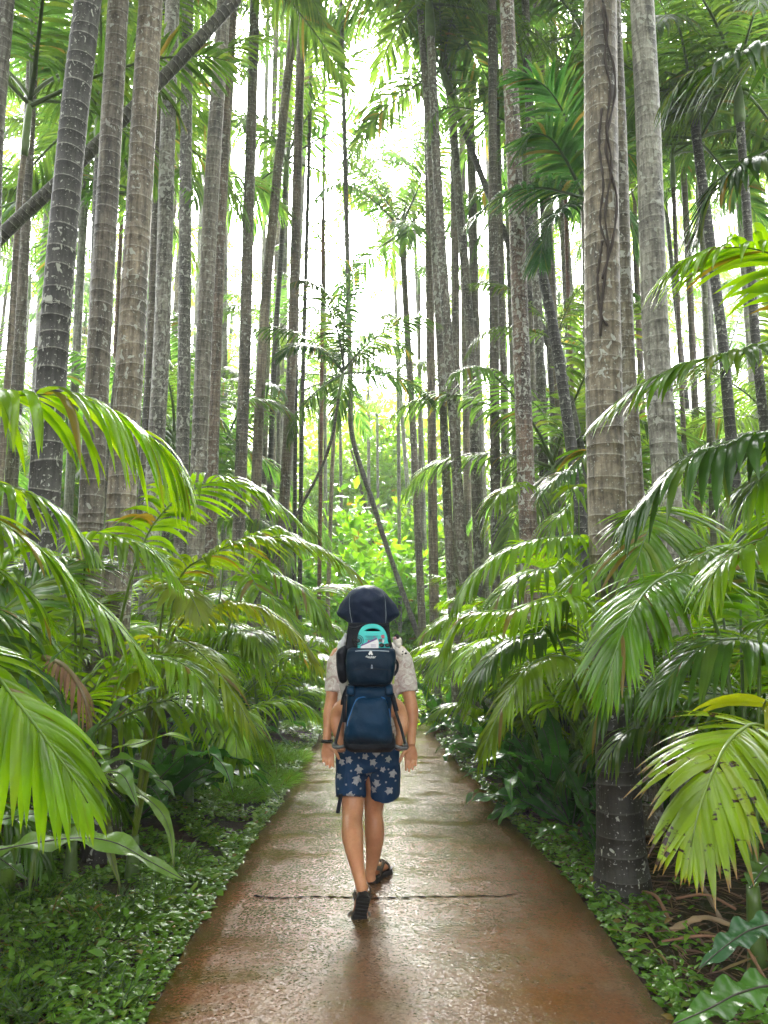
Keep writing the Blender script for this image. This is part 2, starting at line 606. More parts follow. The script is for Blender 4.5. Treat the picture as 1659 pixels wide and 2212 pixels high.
def young_palm(name, base, n, label, scale=1.0, color=(.06, .13, .02), group=None, stem=.25, phase=None, cat='palm'):
    root = empty(name, base, label, cat, group)
    mb = MB()
    q = np.linspace(0, 1, 5)
    mb.tube(np.stack([q * 0, q * 0, q * stem * scale - .03], -1), np.interp(q, [0, 1], [.06 * scale, .03 * scale]), 8)
    obj('stem', mb.mesh('stem', (M['stem'],)), root, color)
    a = rng.random() * 6.28 if phase is None else phase
    for i in range(n):
        a += 2.4 + rng.normal(0, .2)
        o = obj('frond', YOUNG_FRONDS[int(rng.integers(0, 6))], root)
        o.location = (0, 0, stem * scale * .8)
        s = scale * rng.uniform(.8, 1.15)
        o.scale = (s, s, s)
        o.rotation_euler = (rng.normal(0, .15), rng.normal(0, .1), a)
        f = rng.uniform(.75, 1.3)
        o.color = (color[0] * f, color[1] * f, color[2] * f, 1)
    return root


def blade(P, width, name='frond', wave=.35, off=None, tipsharp=True, fold=.12, up=(0, 0, 1), segs=34):
    """one strap-shaped fern leaf with a wavy rim and a dark midrib"""
    R = spline(P, segs + 1)
    T = unit(np.gradient(R, axis=0))
    S = unit(np.cross(T, np.asarray(up, float)))
    N = np.cross(S, T)
    t = np.linspace(0, 1, segs + 1)
    half = width * .5 * np.interp(t, [0, .1, .3, .6, .85, 1], [.2, .5, .85, 1, .62, .03])
    k1, k2 = rng.uniform(24, 34), rng.uniform(24, 34)
    p1, p2 = rng.random(2) * 6.3
    rows = []
    for c in (-1, -.55, 0, .55, 1):
        wv = wave * abs(c) ** 2 * half * (np.sin(t * k1 + p1) if c < 0 else np.sin(t * k2 + p2))
        edge = 1 + .08 * np.sin(t * k1 * 1.9 + p2) * abs(c)
        rows.append(R + S * (half * c * edge)[:, None] + N * (wv + fold * half * abs(c))[:, None])
    V = np.stack(rows, 1)
    n = segs + 1
    idx = np.arange(n * 5).reshape(n, 5)
    F = np.concatenate([np.stack([idx[:-1, a], idx[:-1, a + 1], idx[1:, a + 1], idx[1:, a]], -1) for a in range(4)])
    mb = MB()
    r = rng.random() * .8
    mb.add(V.reshape(-1, 3), F, 0, v=np.repeat(t, 5), rnd=r)
    mb.tube(R + N * .001, np.linspace(.0045, .0015, n) * (width / .1), 5, 1, v=0.0, rnd=.2)
    return mb.mesh(name, (M['fern'], M['fern_rib']), True, off)


M['fern_rib'] = mat_simple('fern_midrib', (.03, .025, .015), .45, .2, 20)
FERN_BLADES = []
for k in range(7):
    el, bend = [(80, 60), (70, 80), (58, 95), (45, 100), (62, 130), (30, 80), (74, 40)][k]
    pts, p, a = [], np.zeros(3), math.radians(el)
    for i in range(8):
        pts.append(p.copy())
        p = p + np.array([math.cos(a), .03 * math.sin(3 * k + i), math.sin(a)]) / 7
        a -= math.radians(bend) / 7 * (1.6 if i > 2 else .5)
    FERN_BLADES.append(blade(pts, .12 + .01 * (k % 3), wave=.5))


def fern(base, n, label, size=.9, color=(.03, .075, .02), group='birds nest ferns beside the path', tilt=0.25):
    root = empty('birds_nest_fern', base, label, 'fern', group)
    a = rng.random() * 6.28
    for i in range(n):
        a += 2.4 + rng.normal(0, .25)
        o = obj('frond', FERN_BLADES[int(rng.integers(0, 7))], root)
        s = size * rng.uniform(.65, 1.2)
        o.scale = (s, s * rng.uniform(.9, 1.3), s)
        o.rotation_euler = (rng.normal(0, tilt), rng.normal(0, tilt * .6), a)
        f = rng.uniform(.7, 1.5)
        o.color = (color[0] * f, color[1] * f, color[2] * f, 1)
    return root


def bush(base, size, n, leaf, label, color, shape=(1, 1, 1), group=None, name='shrub', cat='shrub', trunk_h=0.0, tr=.06):
    root = empty(name, base, label, cat, group)
    mb = MB()
    # leaf clumps scattered through the crown
    nc = max(8, n // 60)
    cc = unit(rng.normal(0, 1, (nc, 3))) * (rng.random((nc, 1)) ** .45)
    cc[:, 2] = np.abs(cc[:, 2]) if trunk_h == 0 else cc[:, 2]
    cc = cc * np.array(shape) * size
    which = rng.integers(0, nc, n)
    pos = cc[which] + rng.normal(0, 1, (n, 3)) * size * .16
    pos[:, 2] = np.maximum(pos[:, 2], -.9 * size if trunk_h else .02)
    pos[:, 2] += trunk_h
    D = unit(rng.normal(0, 1, (n, 3)) + unit(pos - np.array([0, 0, trunk_h])) * .9 + np.array([0, 0, -.2]))
    S = unit(np.cross(D, rng.normal(0, .35, (n, 3)) + np.array([0, 0, 1])))
    Ln = leaf * rng.uniform(.6, 1.3, n)
    strips(mb, pos, D, S, Ln, Ln * .55, 2, .5, .2, 0, prof=np.array([.3, 1, .08]))
    obj('foliage', mb.mesh('foliage', (M['bush'],)), root, color)
    st = MB()
    for i in range(7 if trunk_h == 0 else 5):
        e = cc[rng.integers(0, nc)] + np.array([0, 0, trunk_h])
        st.tube(spline([(0, 0, -.05), np.array([e[0] * .3, e[1] * .3, e[2] * .5 + .0]), e], 8), np.linspace(tr, tr * .25, 8), 6)
    obj('trunk' if trunk_h else 'stem', st.mesh('stem', (M['wood'],)), root)
    return root
rng = np.random.default_rng(10)
# ------------------------------------------------------------------ ground and path
PL = [gnd(*p) for p in ((310, 2212), (395, 2065), (480, 1920), (540, 1828), (600, 1740), (650, 1655), (690, 1590))]
PR = [gnd(*p) for p in ((1455, 2212), (1345, 2060), (1245, 1925), (1168, 1842), (1105, 1775), (1030, 1690), (940, 1590))]
PL = [PL[0] + (PL[0] - PL[1]) * 4] + PL
PR = [PR[0] + (PR[0] - PR[1]) * 4] + PR
for k in range(7):
    y = 13.5 + 3.5 * k
    b = -.02 * (y - 13) - .008 * (y - 13) ** 2
    PL.append(np.array([-1.02 + b, y, 0]))
    PR.append(np.array([1.12 + b, y, 0]))
LE, RE = spline(PL, 500), spline(PR, 500)


def edge_x(side, y):
    E = LE if side < 0 else RE
    return np.interp(y, E[:, 1], E[:, 0])


def ground_z(x, y):
    """low banks either side of the path"""
    x, y = np.asarray(x, float), np.asarray(y, float)
    dl = np.maximum(edge_x(-1, y) - x, 0)
    dr = np.maximum(x - edge_x(1, y), 0)
    d = dl + dr
    z = -.035 + .03 * np.sin(x * 1.7 + y * .6) * np.clip(d, 0, 1) + .02 * np.sin(x * 4.1 - y * 2.3) * np.clip(d * 2, 0, 1)
    z = z + .10 * np.clip(dl / 2.5, 0, 1) ** 1.3
    return z


def mat_ground():
    t = NT('damp_soil')
    pos = t.coord('Object')
    n1, n2, n3 = t.noise(pos, 1.3, 4), t.noise(pos, 9, 4), t.noise(pos, 60, 3)
    c = t.mix(t.rng(n2, .35, .65), (.016, .008, .004), (.045, .022, .011))
    c = t.mix(t.rng(n1, .45, .65, 0, .8), c, (.03, .045, .012))
    c = t.mix(t.rng(n3, .6, .75, 0, .5), c, (.13, .085, .05))
    return t.done(t.principled(color=c, rough=.85, spec=.12, normal=t.bump(t.math('ADD', n2, n3), .7, .03)))


def mat_path():
    t = NT('wet_concrete')
    pos = t.coord('Object')
    n1 = t.noise(pos, .9, 4, .6)
    n2 = t.noise(t.n('Mapping', {'Vector': pos, 'Scale': (1.2, 3.2, 1)}).outputs[0], 1.1, 4)
    n3 = t.noise(pos, 13, 4)
    grit = t.noise(pos, 105, 3, .6)
    fine = t.noise(pos, 190, 2)
    c = t.mix(t.rng(n1, .35, .65), (.155, .058, .020), (.105, .055, .024))
    c = t.mix(t.rng(n2, .52, .66, 0, .75), c, (.075, .052, .007))
    c = t.mix(t.rng(n3, .5, .72, 0, .45), c, (.07, .036, .022))
    n5 = t.noise(t.n('Mapping', {'Vector': pos, 'Scale': (2.2, .8, 1)}).outputs[0], 1.4, 5, .65)
    c = t.mix(t.rng(n5, .5, .7, 0, .6), c, (.20, .145, .10))
    c = t.mix(t.rng(n5, .44, .3, 0, .5), c, (.055, .03, .014))
    c = t.mix(t.rng(fine, .5, .75, 0, .3), c, (.17, .11, .07))
    pud = t.noise(t.n('Mapping', {'Vector': pos, 'Scale': (1.0, 1.9, 1)}).outputs[0], 1.7, 3, .5)
    dry = t.rng(pud, .53, .64, 1.0, .22)        # less grain where standing water levels the surface
    # every grain of the exposed aggregate tips its own way under the film of water
    wob = t.n('VectorMath', {0: pos, 1: t.n('CombineXYZ', {0: t.math('MULTIPLY', fine, .006), 1: t.math('MULTIPLY', grit, .01)}).outputs[0]}, operation='ADD').outputs[0]
    cell = t.n('TexVoronoi', {'Vector': wob, 'Scale': 100.0, 'Randomness': 1.0}).outputs['Color']
    tip = t.n('VectorMath', {0: cell, 1: (-.5, -.5, -.5)}, operation='ADD').outputs[0]
    tip = t.n('VectorMath', {0: tip, 3: t.math('MULTIPLY', dry, .17)}, operation='SCALE').outputs[0]
    nb = t.bump(t.noise(pos, 45, 4, .6), .28, .010, t.bump(t.noise(pos, 4, 2), .12, .02))
    bm = t.n('VectorMath', {0: t.n('VectorMath', {0: nb, 1: tip}, operation='ADD').outputs[0]}, operation='NORMALIZE').outputs[0]
    sep = t.n('SeparateColor', {0: cell}).outputs[0]
    c = t.mix(t.rng(sep, .75, .95, 0, .25), c, (.22, .13, .075))
    c = t.mix(t.rng(sep, .3, .1, 0, .3), c, (.05, .022, .01))
    ro = t.rng(pud, .53, .64, .26, .11)
    return t.done(t.principled(color=c, rough=ro, spec=.25, normal=bm))


M['ground'] = mat_ground()
M['path'] = mat_path()
# ground sheet, finer near the camera, out to the horizon
xs = np.concatenate([[-400, -120, -50, -25], np.arange(-12, 12.01, .2), [25, 50, 120, 400]])
ys = np.concatenate([[-60, -20, -5], np.arange(0, 24, .25), [27, 30, 36, 45, 60, 90, 160, 420]])
X, Y = np.meshgrid(xs, ys)
Z = ground_z(X, Y)
idx = np.arange(X.size).reshape(X.shape)
mb = MB()
mb.add(np.stack([X, Y, Z], -1).reshape(-1, 3), np.stack([idx[:-1, :-1], idx[:-1, 1:], idx[1:, 1:], idx[1:, :-1]], -1).reshape(-1, 4))
tag(obj('ground', mb.mesh('ground', (M['ground'],))), kind='structure')
# path: a thin slab with ragged edges
mb = MB()
n = len(LE)
jl = rng.normal(0, .006, n) + .02 * np.sin(np.arange(n) * .21) * rng.random(n)
jr = rng.normal(0, .006, n) + .02 * np.sin(np.arange(n) * .17 + 2) * rng.random(n)
w = np.linspace(0, 1, 15)
A, B = LE.copy(), RE.copy()
A[:, 0] += jl
B[:, 0] += jr
V = A[:, None] * (1 - w)[None, :, None] + B[:, None] * w[None, :, None]
V[:, :, 2] = .012 * (1 - (2 * w - 1) ** 2)[None]
lo = V[:, [0, -1]].copy()
lo[:, :, 2] = -.12
V = np.concatenate([lo[:, :1], V, lo[:, 1:]], 1)
m = V.shape[1]
idx = np.arange(n * m).reshape(n, m)
mb.add(V.reshape(-1, 3), np.stack([idx[:-1, :-1], idx[:-1, 1:], idx[1:, 1:], idx[1:, :-1]], -1).reshape(-1, 4))
PATH = tag(obj('path', mb.mesh('path', (M['path'],), smooth=True)), kind='structure')
# the joint that has cracked open across the path
M['crack'] = mat_simple('crack_dark', (.008, .005, .004), .95, .2, 30, spec=0.0)  # dark fill of the open joint
mb = MB()
C = [gnd(*p) for p in ((548, 1938), (600, 1944), (660, 1942), (720, 1943), (800, 1946), (860, 1945), (930, 1942), (1000, 1942), (1060, 1939), (1080, 1941), (1130, 1930))]
C = spline(C, 130)
C[:, 1] += rng.normal(0, .004, 130)
mb2 = []
hw = .0075 * (1 + .5 * np.sin(np.arange(130) * .9)) * np.interp(np.arange(130), [0, 6, 60, 118, 129], [1.6, 1.0, 1.0, .9, .1])
zz = .012 * (1 - (2 * np.clip((C[:, 0] - edge_x(-1, C[:, 1])) / (edge_x(1, C[:, 1]) - edge_x(-1, C[:, 1])), 0, 1) - 1) ** 2) + .004
V = np.stack([C + np.array([0, -1, 0]) * hw[:, None], C + np.array([0, 1, 0]) * hw[:, None]], 1)
V[:, :, 2] = zz[:, None]
idx = np.arange(260).reshape(130, 2)
mb.add(V.reshape(-1, 3), np.stack([idx[:-1, 0], idx[1:, 0], idx[1:, 1], idx[:-1, 1]], -1))
cr = obj('crack', mb.mesh('crack', (M['crack'],)), PATH)

# ------------------------------------------------------------------ ground cover
def scatter(n, y0, y1, side, near, far, power=1.6):
    """points beside the path, denser towards its edge and the camera"""
    y = y0 + (y1 - y0) * rng.random(n) ** 1.5
    d = near + (far - near) * rng.random(n) ** power
    x = edge_x(side, y) + side * d
    h = np.sin(x * 5.1 + 1.7 * np.sin(y * 3.1)) * np.sin(y * 4.3 + 1.3 * np.sin(x * 4.4)) + .35 * np.sin(x * 13 + y * 9)
    k = (h > -.45 + .3 * rng.random(n)) | (d < .12)          # clumps with bare soil between
    return np.stack([x, y, ground_z(x, y)], -1)[k], d[k]


def leaves_at(mb, P, size, up=.55, droop=.9, ratio=.62, h=.05):
    n = len(P)
    az = rng.random(n) * 6.28
    D = np.stack([np.cos(az), np.sin(az), up + rng.normal(0, .3, n)], -1)
    S = unit(np.cross(D, np.array([0, 0, 1.0]) + rng.normal(0, .25, (n, 3))))
    L = size * rng.uniform(.6, 1.35, n)
    P = P.copy()
    P[:, 2] += rng.random(n) ** 1.5 * h
    strips(mb, P, D, S, L, L * ratio, 3, droop, .25, 0, prof=np.array([.25, 1.0, .75, .05]))


mb = MB()
P, d = scatter(20000, 2.4, 15, -1, .015, 1.3, 1.5)
leaves_at(mb, P, .036, h=.06)
P, d = scatter(15000, 2.4, 10, -1, .1, 3.2, 1.1)
leaves_at(mb, P, .045, h=.08)
P, d = scatter(16000, 4.5, 15, -1, .0, 1.5, 1.2)
leaves_at(mb, P, .055, h=.07)
P, d = scatter(2600, 2.4, 5, -1, .09, 2.2, 1.0)
leaves_at(mb, P, .07, up=.8, ratio=.4, h=.12)
P, d = scatter(3500, 2.4, 9, -1, .07, 2.6, 1.2)
leaves_at(mb, P, .085, up=1.0, ratio=.3, droop=1.6, h=.09)
tag(obj('ground_cover', mb.mesh('ground_cover', (M['small_leaf'],)), None, (.10, .22, .022)), 'dense mat of small wet leaves along the verge with the grass', 'ground cover', kind='stuff')
mb = MB()
P, d = scatter(6500, 2.4, 15, 1, .015, .44, 1.3)
leaves_at(mb, P, .045, h=.06)
P, d = scatter(1500, 2.4, 8, 1, .06, .5, 1.3)
leaves_at(mb, P, .085, up=1.1, ratio=.32, droop=1.7, h=.1)
P, d = scatter(2500, 2.4, 12, 1, .3, 3, 1.0)
leaves_at(mb, P, .05, h=.05)
tag(obj('ground_cover', mb.mesh('ground_cover', (M['small_leaf'],)), None, (.09, .21, .022)), 'narrow strip of bright low leaves between path and brown litter', 'ground cover', kind='stuff')


def grass(n, spots, size, color, label):
    mb = MB()
    for (cx, cy, r, k) in spots:
        m = int(n * k)
        a, q = rng.random(m) * 6.28, np.sqrt(rng.random(m)) * r
        x, y = cx + np.cos(a) * q, cy + np.sin(a) * q
        x = np.minimum(x, edge_x(-1, y) - .04) if cx < 0 else x
        P = np.stack([x, y, ground_z(x, y)], -1)
        D = np.stack([np.cos(a) * .5 + rng.normal(0, .35, m), np.sin(a) * .5 + rng.normal(0, .35, m), np.ones(m)], -1)
        S = unit(np.cross(D, rng.normal(0, 1, (m, 3))))
        strips(mb, P, D, S, size * rng.uniform(.5, 1.3, m), .006, 4, 1.3, .15, 0, prof=np.array([.9, 1, .8, .5, .05]))
    tag(obj('grass', mb.mesh('grass', (M['grass'],)), None, color), label, 'grass', kind='stuff')


g = lambda dx, dy: tuple(gnd(dx, dy)[:2])
sp = [(*g(120, 2080), .28, 1), (*g(230, 1990), .2, .8), (*g(60, 1960), .3, 1), (*g(20, 2160), .25, .8), (*g(300, 1960), .2, .5), (*g(170, 2170), .25, .6), (*g(360, 1880), .2, .5)]
grass(210, sp, .2, (.04, .095, .018), 'loose dark green grass tufts among the low verge leaves')
sp = [(*g(545, 1690), .5, 1.6), (*g(585, 1640), .5, 1.2), (*g(500, 1720), .35, .8), (*g(640, 1560), .8, .8), (*g(660, 1520), 1.0, .6)]
grass(1700, sp, .22, (.13, .30, .025), 'bright green grass patch beside the path near the man')

# brown litter under the palms on the far side of the path
mb = MB()
n = 5200
y = rng.uniform(2.6, 8.5, n)
x = edge_x(1, y) + .15 + rng.random(n) * 3
P = np.stack([x, y, ground_z(x, y) + .01 + rng.random(n) * .03], -1)
az = rng.random(n) * 6.28
D = np.stack([np.cos(az), np.sin(az), rng.normal(.05, .12, n)], -1)
S = unit(np.cross(D, np.array([0, 0, 1.0]) + rng.normal(0, .4, (n, 3))))
strips(mb, P, D, S, rng.uniform(.04, .32, n), rng.uniform(.004, .016, n), 3, .15, .4)
tag(obj('leaf_litter', mb.mesh('leaf_litter', (M['leaf_dead'],)), None, (.13, .07, .04)), 'brown dry leaf litter on the soil under the palms', 'leaf litter', kind='stuff')


def stick(p0, p1, r, label, color, name='fallen_stick', flat=1.0):
    a, b = gnd(*p0), gnd(*p1)
    for q in (a, b):
        q[2] = float(ground_z(q[0], q[1])) + .05
    P = spline([a, (a + b) / 2 + np.array([.02, .03, .04]), b], 14)
    mb = MB()
    mb.tube(P - a, r * (1 + .2 * rng.normal(0, 1, 14)), 8, R2=r * flat)
    o = obj(name, mb.mesh(name, (color,)))
    o.location = a
    tag(o, label, 'stick' if name == 'fallen_stick' else 'palm sheath', None)


M['sheath'] = mat_simple('dry_sheath', (.30, .20, .11), .6, .35, 8, .4)
M['twig'] = mat_simple('reddish_twig', (.19, .09, .045), .6, .3, 9, .3)
stick((1384, 1934), (1448, 1996), .009, 'thin reddish stick lying at the foot of the thick trunk', M['twig'])
stick((1449, 2016), (1580, 1996), .022, 'pale split palm sheath lying flat on brown litter', M['sheath'], 'palm_sheath', .35)
stick((1460, 1950), (1590, 1965), .008, 'thin brown stick lying behind the pale split sheath', M['twig'])
stick((1470, 1890), (1560, 1990), .012, 'dark fallen stick slanting under the yellow scorched frond', M['wood'])
stick((1430, 2040), (1640, 2050), .006, 'long thin twig lying in front of the pale sheath', M['twig'])
stick((1560, 2010), (1655, 2110), .007, 'short crooked twig on bare soil beside the wet fern blades', M['twig'])
rng = np.random.default_rng(20)
# ------------------------------------------------------------------ grown palms
GREY, BROWN, DARK, PALE, WARM = (.235, .22, .19), (.18, .155, .12), (.085, .08, .072), (.38, .37, .34), (.245, .20, .145)
ALL_PALMS = []


def palm(label, pts, D, w, col=GREY, lichen=.3, H=12.0, crown_=None, seg=18, gap=.11, flare=.25, low=6, n=11, sc=1.0, flower=False, dead=0, group=None, ylean=None, pcol=(.075, .145, .04), name='palm_tree', shaft=True, wet=0.0):  # wet: height of the dark foot, shade and algae painted in
    """pts: points of the trunk from its foot up, as seen in the photograph; D: metres ahead; w: trunk width there"""
    P = [at(x, y, D) for x, y in pts]
    if P[0][2] > 0:
        d = P[1] - P[0]
        d = d / d[2]
        P.insert(0, P[0] - d * (P[0][2]))
    if P[-1][2] < H:
        d = P[-1] - P[-2]
        d = d / np.linalg.norm(d)
        top = P[-1] + d * ((H - P[-1][2]) / max(d[2], .3))
        P.append(top)
    P = np.array(P)
    P[:, 1] += (P[:, 2] - 3) * (rng.normal(0, .012) if ylean is None else ylean)
    base = P[0].copy()
    base[2] = float(ground_z(base[0], base[1])) - .03
    P[0] = base
    r0 = w * D / FP / 2
    root = empty(name, base, label, 'palm', group)
    mid = spline(P, 24)
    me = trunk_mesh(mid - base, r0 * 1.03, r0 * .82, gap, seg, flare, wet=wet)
    o = obj('trunk', me, root, tuple(col) + (lichen,))
    ax = P[-1] - P[-2]
    if n:
        crown(root, P[-1] - base, sc, n, pcol, shaft, flower, dead, ax, r0 * .85, low)
    ALL_PALMS.append((root, pts))
    return root


# beside the path, left bank: (label, foot-to-top points, metres ahead, width, ...)
palm('pale trunk cut by the edge, beside the dark ringed one', [(-22, 600), (-12, 300), (14, 0)], 5.6, 46, GREY, .3)
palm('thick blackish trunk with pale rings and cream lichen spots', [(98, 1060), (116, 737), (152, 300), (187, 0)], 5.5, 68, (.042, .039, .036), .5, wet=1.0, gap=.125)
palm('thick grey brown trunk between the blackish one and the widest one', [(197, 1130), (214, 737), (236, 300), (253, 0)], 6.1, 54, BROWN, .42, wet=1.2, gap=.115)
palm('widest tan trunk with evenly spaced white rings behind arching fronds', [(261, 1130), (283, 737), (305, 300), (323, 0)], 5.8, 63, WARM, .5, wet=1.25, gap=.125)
palm('speckled grey trunk densely dotted with lichen behind leaning trunk', [(336, 980), (348, 737), (360, 300), (369, 0)], 8.6, 39, GREY, 1.0)
palm('narrow trunk with a black streak down its middle', [(391, 1150), (398, 737), (402, 300), (406, 0)], 10, 31, (.15, .14, .125), .85)
palm('smooth grey trunk of a close pair, the nearer one', [(424, 1170), (441, 737), (466, 300), (487, 0)], 8.8, 38, (.23, .205, .165), .5)
palm('browner trunk standing just behind its smooth grey neighbour', [(455, 1180), (468, 737), (488, 300), (507, 0)], 11, 27, (.23, .17, .13), .6)
palm('rough ringed trunk with a low dark crown behind it', [(512, 1260), (530, 737), (543, 300), (553, 0)], 12, 28, (.17, .145, .11), .6, H=14, gap=.09)
palm('tall trunk tilting right above the small dark pale-edged stems', [(545, 1280), (568, 737), (608, 300), (643, 0)], 13, 24, WARM, .5, H=15, gap=.085)
palm('finely ringed trunk beside the gap, nearest the open sky', [(606, 1240), (633, 737), (646, 300), (657, 0)], 13.5, 24, (.21, .165, .12), .5, H=15.5, gap=.08)
palm('slim tall palm whose yellow flower cluster hangs against the sky', [(600, 1250), (640, 650), (665, 180)], 19, 15, PALE, .2, H=13.0, flower=True, seg=10, gap=.14, sc=1.15, n=10)
palm('pale slim palm with reddish crownshaft against white sky', [(568, 900), (570, 500), (577, 75)], 21, 12, PALE, .1, H=15.4, seg=10, gap=.15, n=9)
palm('thin pale palm rising behind the two trunks nearest the gap', [(600, 1100), (618, 520), (636, 60)], 20, 15, PALE, .15, H=17, seg=10, gap=.15)
palm('slender young palm with green crownshaft and upswept fronds', [(2, 1010), (20, 740), (38, 420), (47, 330)], 7.2, 17, WARM, .2, H=5.0, seg=12, gap=.09, n=7, low=3, sc=.95, pcol=(.06, .12, .03))
palm('dull brown trunk behind the slender young palm', [(28, 1000), (45, 737), (78, 150)], 10, 29, BROWN, .4)
palm('whitish trunk glimpsed between the blackish and grey brown trunks', [(150, 1050), (165, 737), (184, 330), (193, 0)], 12.5, 21, PALE, .35, H=13)
palm('stubby pale trunk far behind the dull brown one', [(70, 900), (85, 600), (107, 255)], 15, 17, PALE, .2, H=11, seg=10)
palm('thin dark trunk pressed behind the speckled grey trunk', [(312, 1000), (323, 737), (334, 400)], 10.5, 23, (.13, .11, .08), .4)
palm('thin stem between the whitish trunk and the grey brown one', [(180, 1100), (190, 700), (205, 300)], 16, 11, BROWN, .2, H=12, seg=10)
palm('thin reddish brown stem between widest trunk and speckled trunk', [(238, 1000), (255, 600), (268, 300)], 15, 12, (.2, .1, .06), .1, H=13, seg=10)
palm('leaning dark trunk slanting across the other trunks to the sky', [(-150, 660), (0, 512), (120, 400), (260, 262), (400, 118), (512, -5)], 6.9, 34, (.085, .085, .06), .15, H=6.5, n=0, gap=.1, flare=0, ylean=0)
# right bank
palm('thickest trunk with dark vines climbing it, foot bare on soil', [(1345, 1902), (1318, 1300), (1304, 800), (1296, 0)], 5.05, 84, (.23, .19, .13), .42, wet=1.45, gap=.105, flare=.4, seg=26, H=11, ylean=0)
palm('blotchy lichen covered trunk directly behind the vine covered one', [(1370, 1100), (1350, 737), (1335, 300), (1322, 0)], 6.4, 46, (.21, .185, .125), .7)
palm('smooth light grey trunk standing alone beyond the vine covered one', [(1440, 1060), (1418, 737), (1401, 300), (1386, 0)], 6.2, 61, (.33, .315, .27), .6, gap=.12)
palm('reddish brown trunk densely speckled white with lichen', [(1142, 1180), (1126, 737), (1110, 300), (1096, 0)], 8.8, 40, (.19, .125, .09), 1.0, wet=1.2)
palm('half black half tan trunk next to speckled reddish one', [(1072, 1190), (1067, 737), (1064, 300), (1061, 0)], 11.8, 24, (.13, .11, .085), .5, H=13)
palm('narrow finely ringed trunk hidden half behind the speckled reddish one', [(1093, 1170), (1085, 737), (1074, 300), (1068, 60)], 13, 16, (.16, .14, .11), .7, gap=.08, H=14)
palm('trunk carrying a dry brown frond, leaning left at the top', [(1034, 1200), (1016, 737), (980, 300), (955, 30)], 13.5, 23, (.17, .15, .125), .9, H=13.6, dead=1)
palm('lichen mottled trunk of the touching pair, the leaning one', [(1003, 1250), (967, 737), (945, 400), (930, 90)], 12, 24, (.2, .17, .14), 1.0, H=11.6, sc=1.15)
palm('lichen mottled trunk of the touching pair, the upright one', [(976, 1290), (950, 737), (927, 300), (913, 100)], 12.6, 20, (.21, .18, .145), .95, H=13)
palm('straight tan trunk standing left of the mottled pair', [(938, 1330), (930, 737), (925, 300), (918, 60)], 14.5, 21, (.26, .21, .155), .45, H=14.2, gap=.09)
palm('trunk nearest the hiker hat side, curving up to the bright gap', [(911, 1330), (896, 1000), (881, 737), (871, 560)], 16, 17, (.2, .17, .14), .6, H=9.0, sc=1.0, seg=12)
palm('thin pale palm with flower cluster centred in the sky gap', [(884, 1100), (862, 800), (848, 480)], 25, 10, PALE, .1, H=11.2, flower=True, seg=8, gap=.2, n=12, sc=1.05)
palm('hair thin pale trunk seen between tan and curving trunks', [(915, 1090), (905, 737), (893, 400)], 22, 10, PALE, .1, H=14, seg=8, gap=.2)
palm('grey speckled trunk with leaning black trunk in front of it', [(1180, 1170), (1166, 737), (1150, 300), (1140, 0)], 12, 23, (.15, .135, .11), .9, H=13)
palm('black trunk leaning steeply left over the grey speckled one', [(1243, 1025), (1206, 770), (1166, 570), (1137, 475)], 9.6, 28, (.06, .058, .055), .5, H=6.2, n=0, ylean=0)
palm('short leaning stem under the black leaning trunk', [(1266, 1015), (1243, 915), (1216, 800)], 11, 18, (.15, .15, .13), .4, H=5.5, n=6, sc=.6)
palm('thin dark stem between the black leaning trunk and speckled trunk', [(1200, 1025), (1190, 770), (1176, 500)], 13, 12, (.1, .09, .08), .5, H=10, seg=10)
palm('reddish thin stem with smooth bark behind the vine covered trunk', [(1242, 950), (1231, 737), (1222, 450)], 14, 11, (.26, .12, .08), .0, H=10, seg=10)
palm('slim grey stem just clear of the vine covered trunk', [(1266, 930), (1262, 737), (1256, 400)], 13, 13, (.2, .16, .13), .2, H=12, seg=10)
palm('far pale trunk behind dark fronds, smooth and tall', [(1530, 800), (1510, 300), (1492, 0)], 13, 22, PALE, .3, H=13.5)
palm('pale trunk close to the frame edge, high up in light', [(1600, 500), (1576, 180), (1559, 0)], 15, 19, PALE, .3, H=15)
palm('near black trunk behind the glossy hanging fronds', [(1585, 1000), (1562, 737), (1545, 600)], 10.5, 26, (.045, .042, .038), .5, H=9.2, low=7)
palm('dark ringed trunk closest to the frame edge behind yellow green frond', [(1650, 900), (1634, 737), (1622, 560)], 10, 23, (.06, .055, .045), .6, H=8.8)
palm('pale tall trunk partly behind the speckled reddish one', [(1152, 900), (1140, 400), (1127, 0)], 13.5, 19, (.3, .27, .22), .4, H=14)
palm('thin pale trunk in the gap beside big curved fronds', [(1206, 800), (1196, 400), (1190, 100)], 19, 11, PALE, .1, H=13, seg=10)
palm('slim tan stem between the vine trunk and smooth grey trunk', [(1388, 900), (1370, 400), (1362, 100)], 14, 15, (.28, .21, .15), .2, H=12)
palm('leaning dark trunk crossing behind the narrow ringed trunk', [(1130, 590), (1040, 360), (976, 185)], 13, 19, (.1, .095, .085), .2, H=9.4, n=9, sc=.9, seg=12)
palm('slim brown stem right beside the smooth grey trunk', [(1475, 900), (1466, 700), (1458, 500)], 12, 12, (.17, .13, .1), .3, H=9, seg=10)
palm('greenish slim trunk between smooth grey and near black trunks', [(1528, 850), (1521, 680), (1513, 500)], 11, 14, (.15, .17, .08), .2, H=8.5, seg=10, n=9)
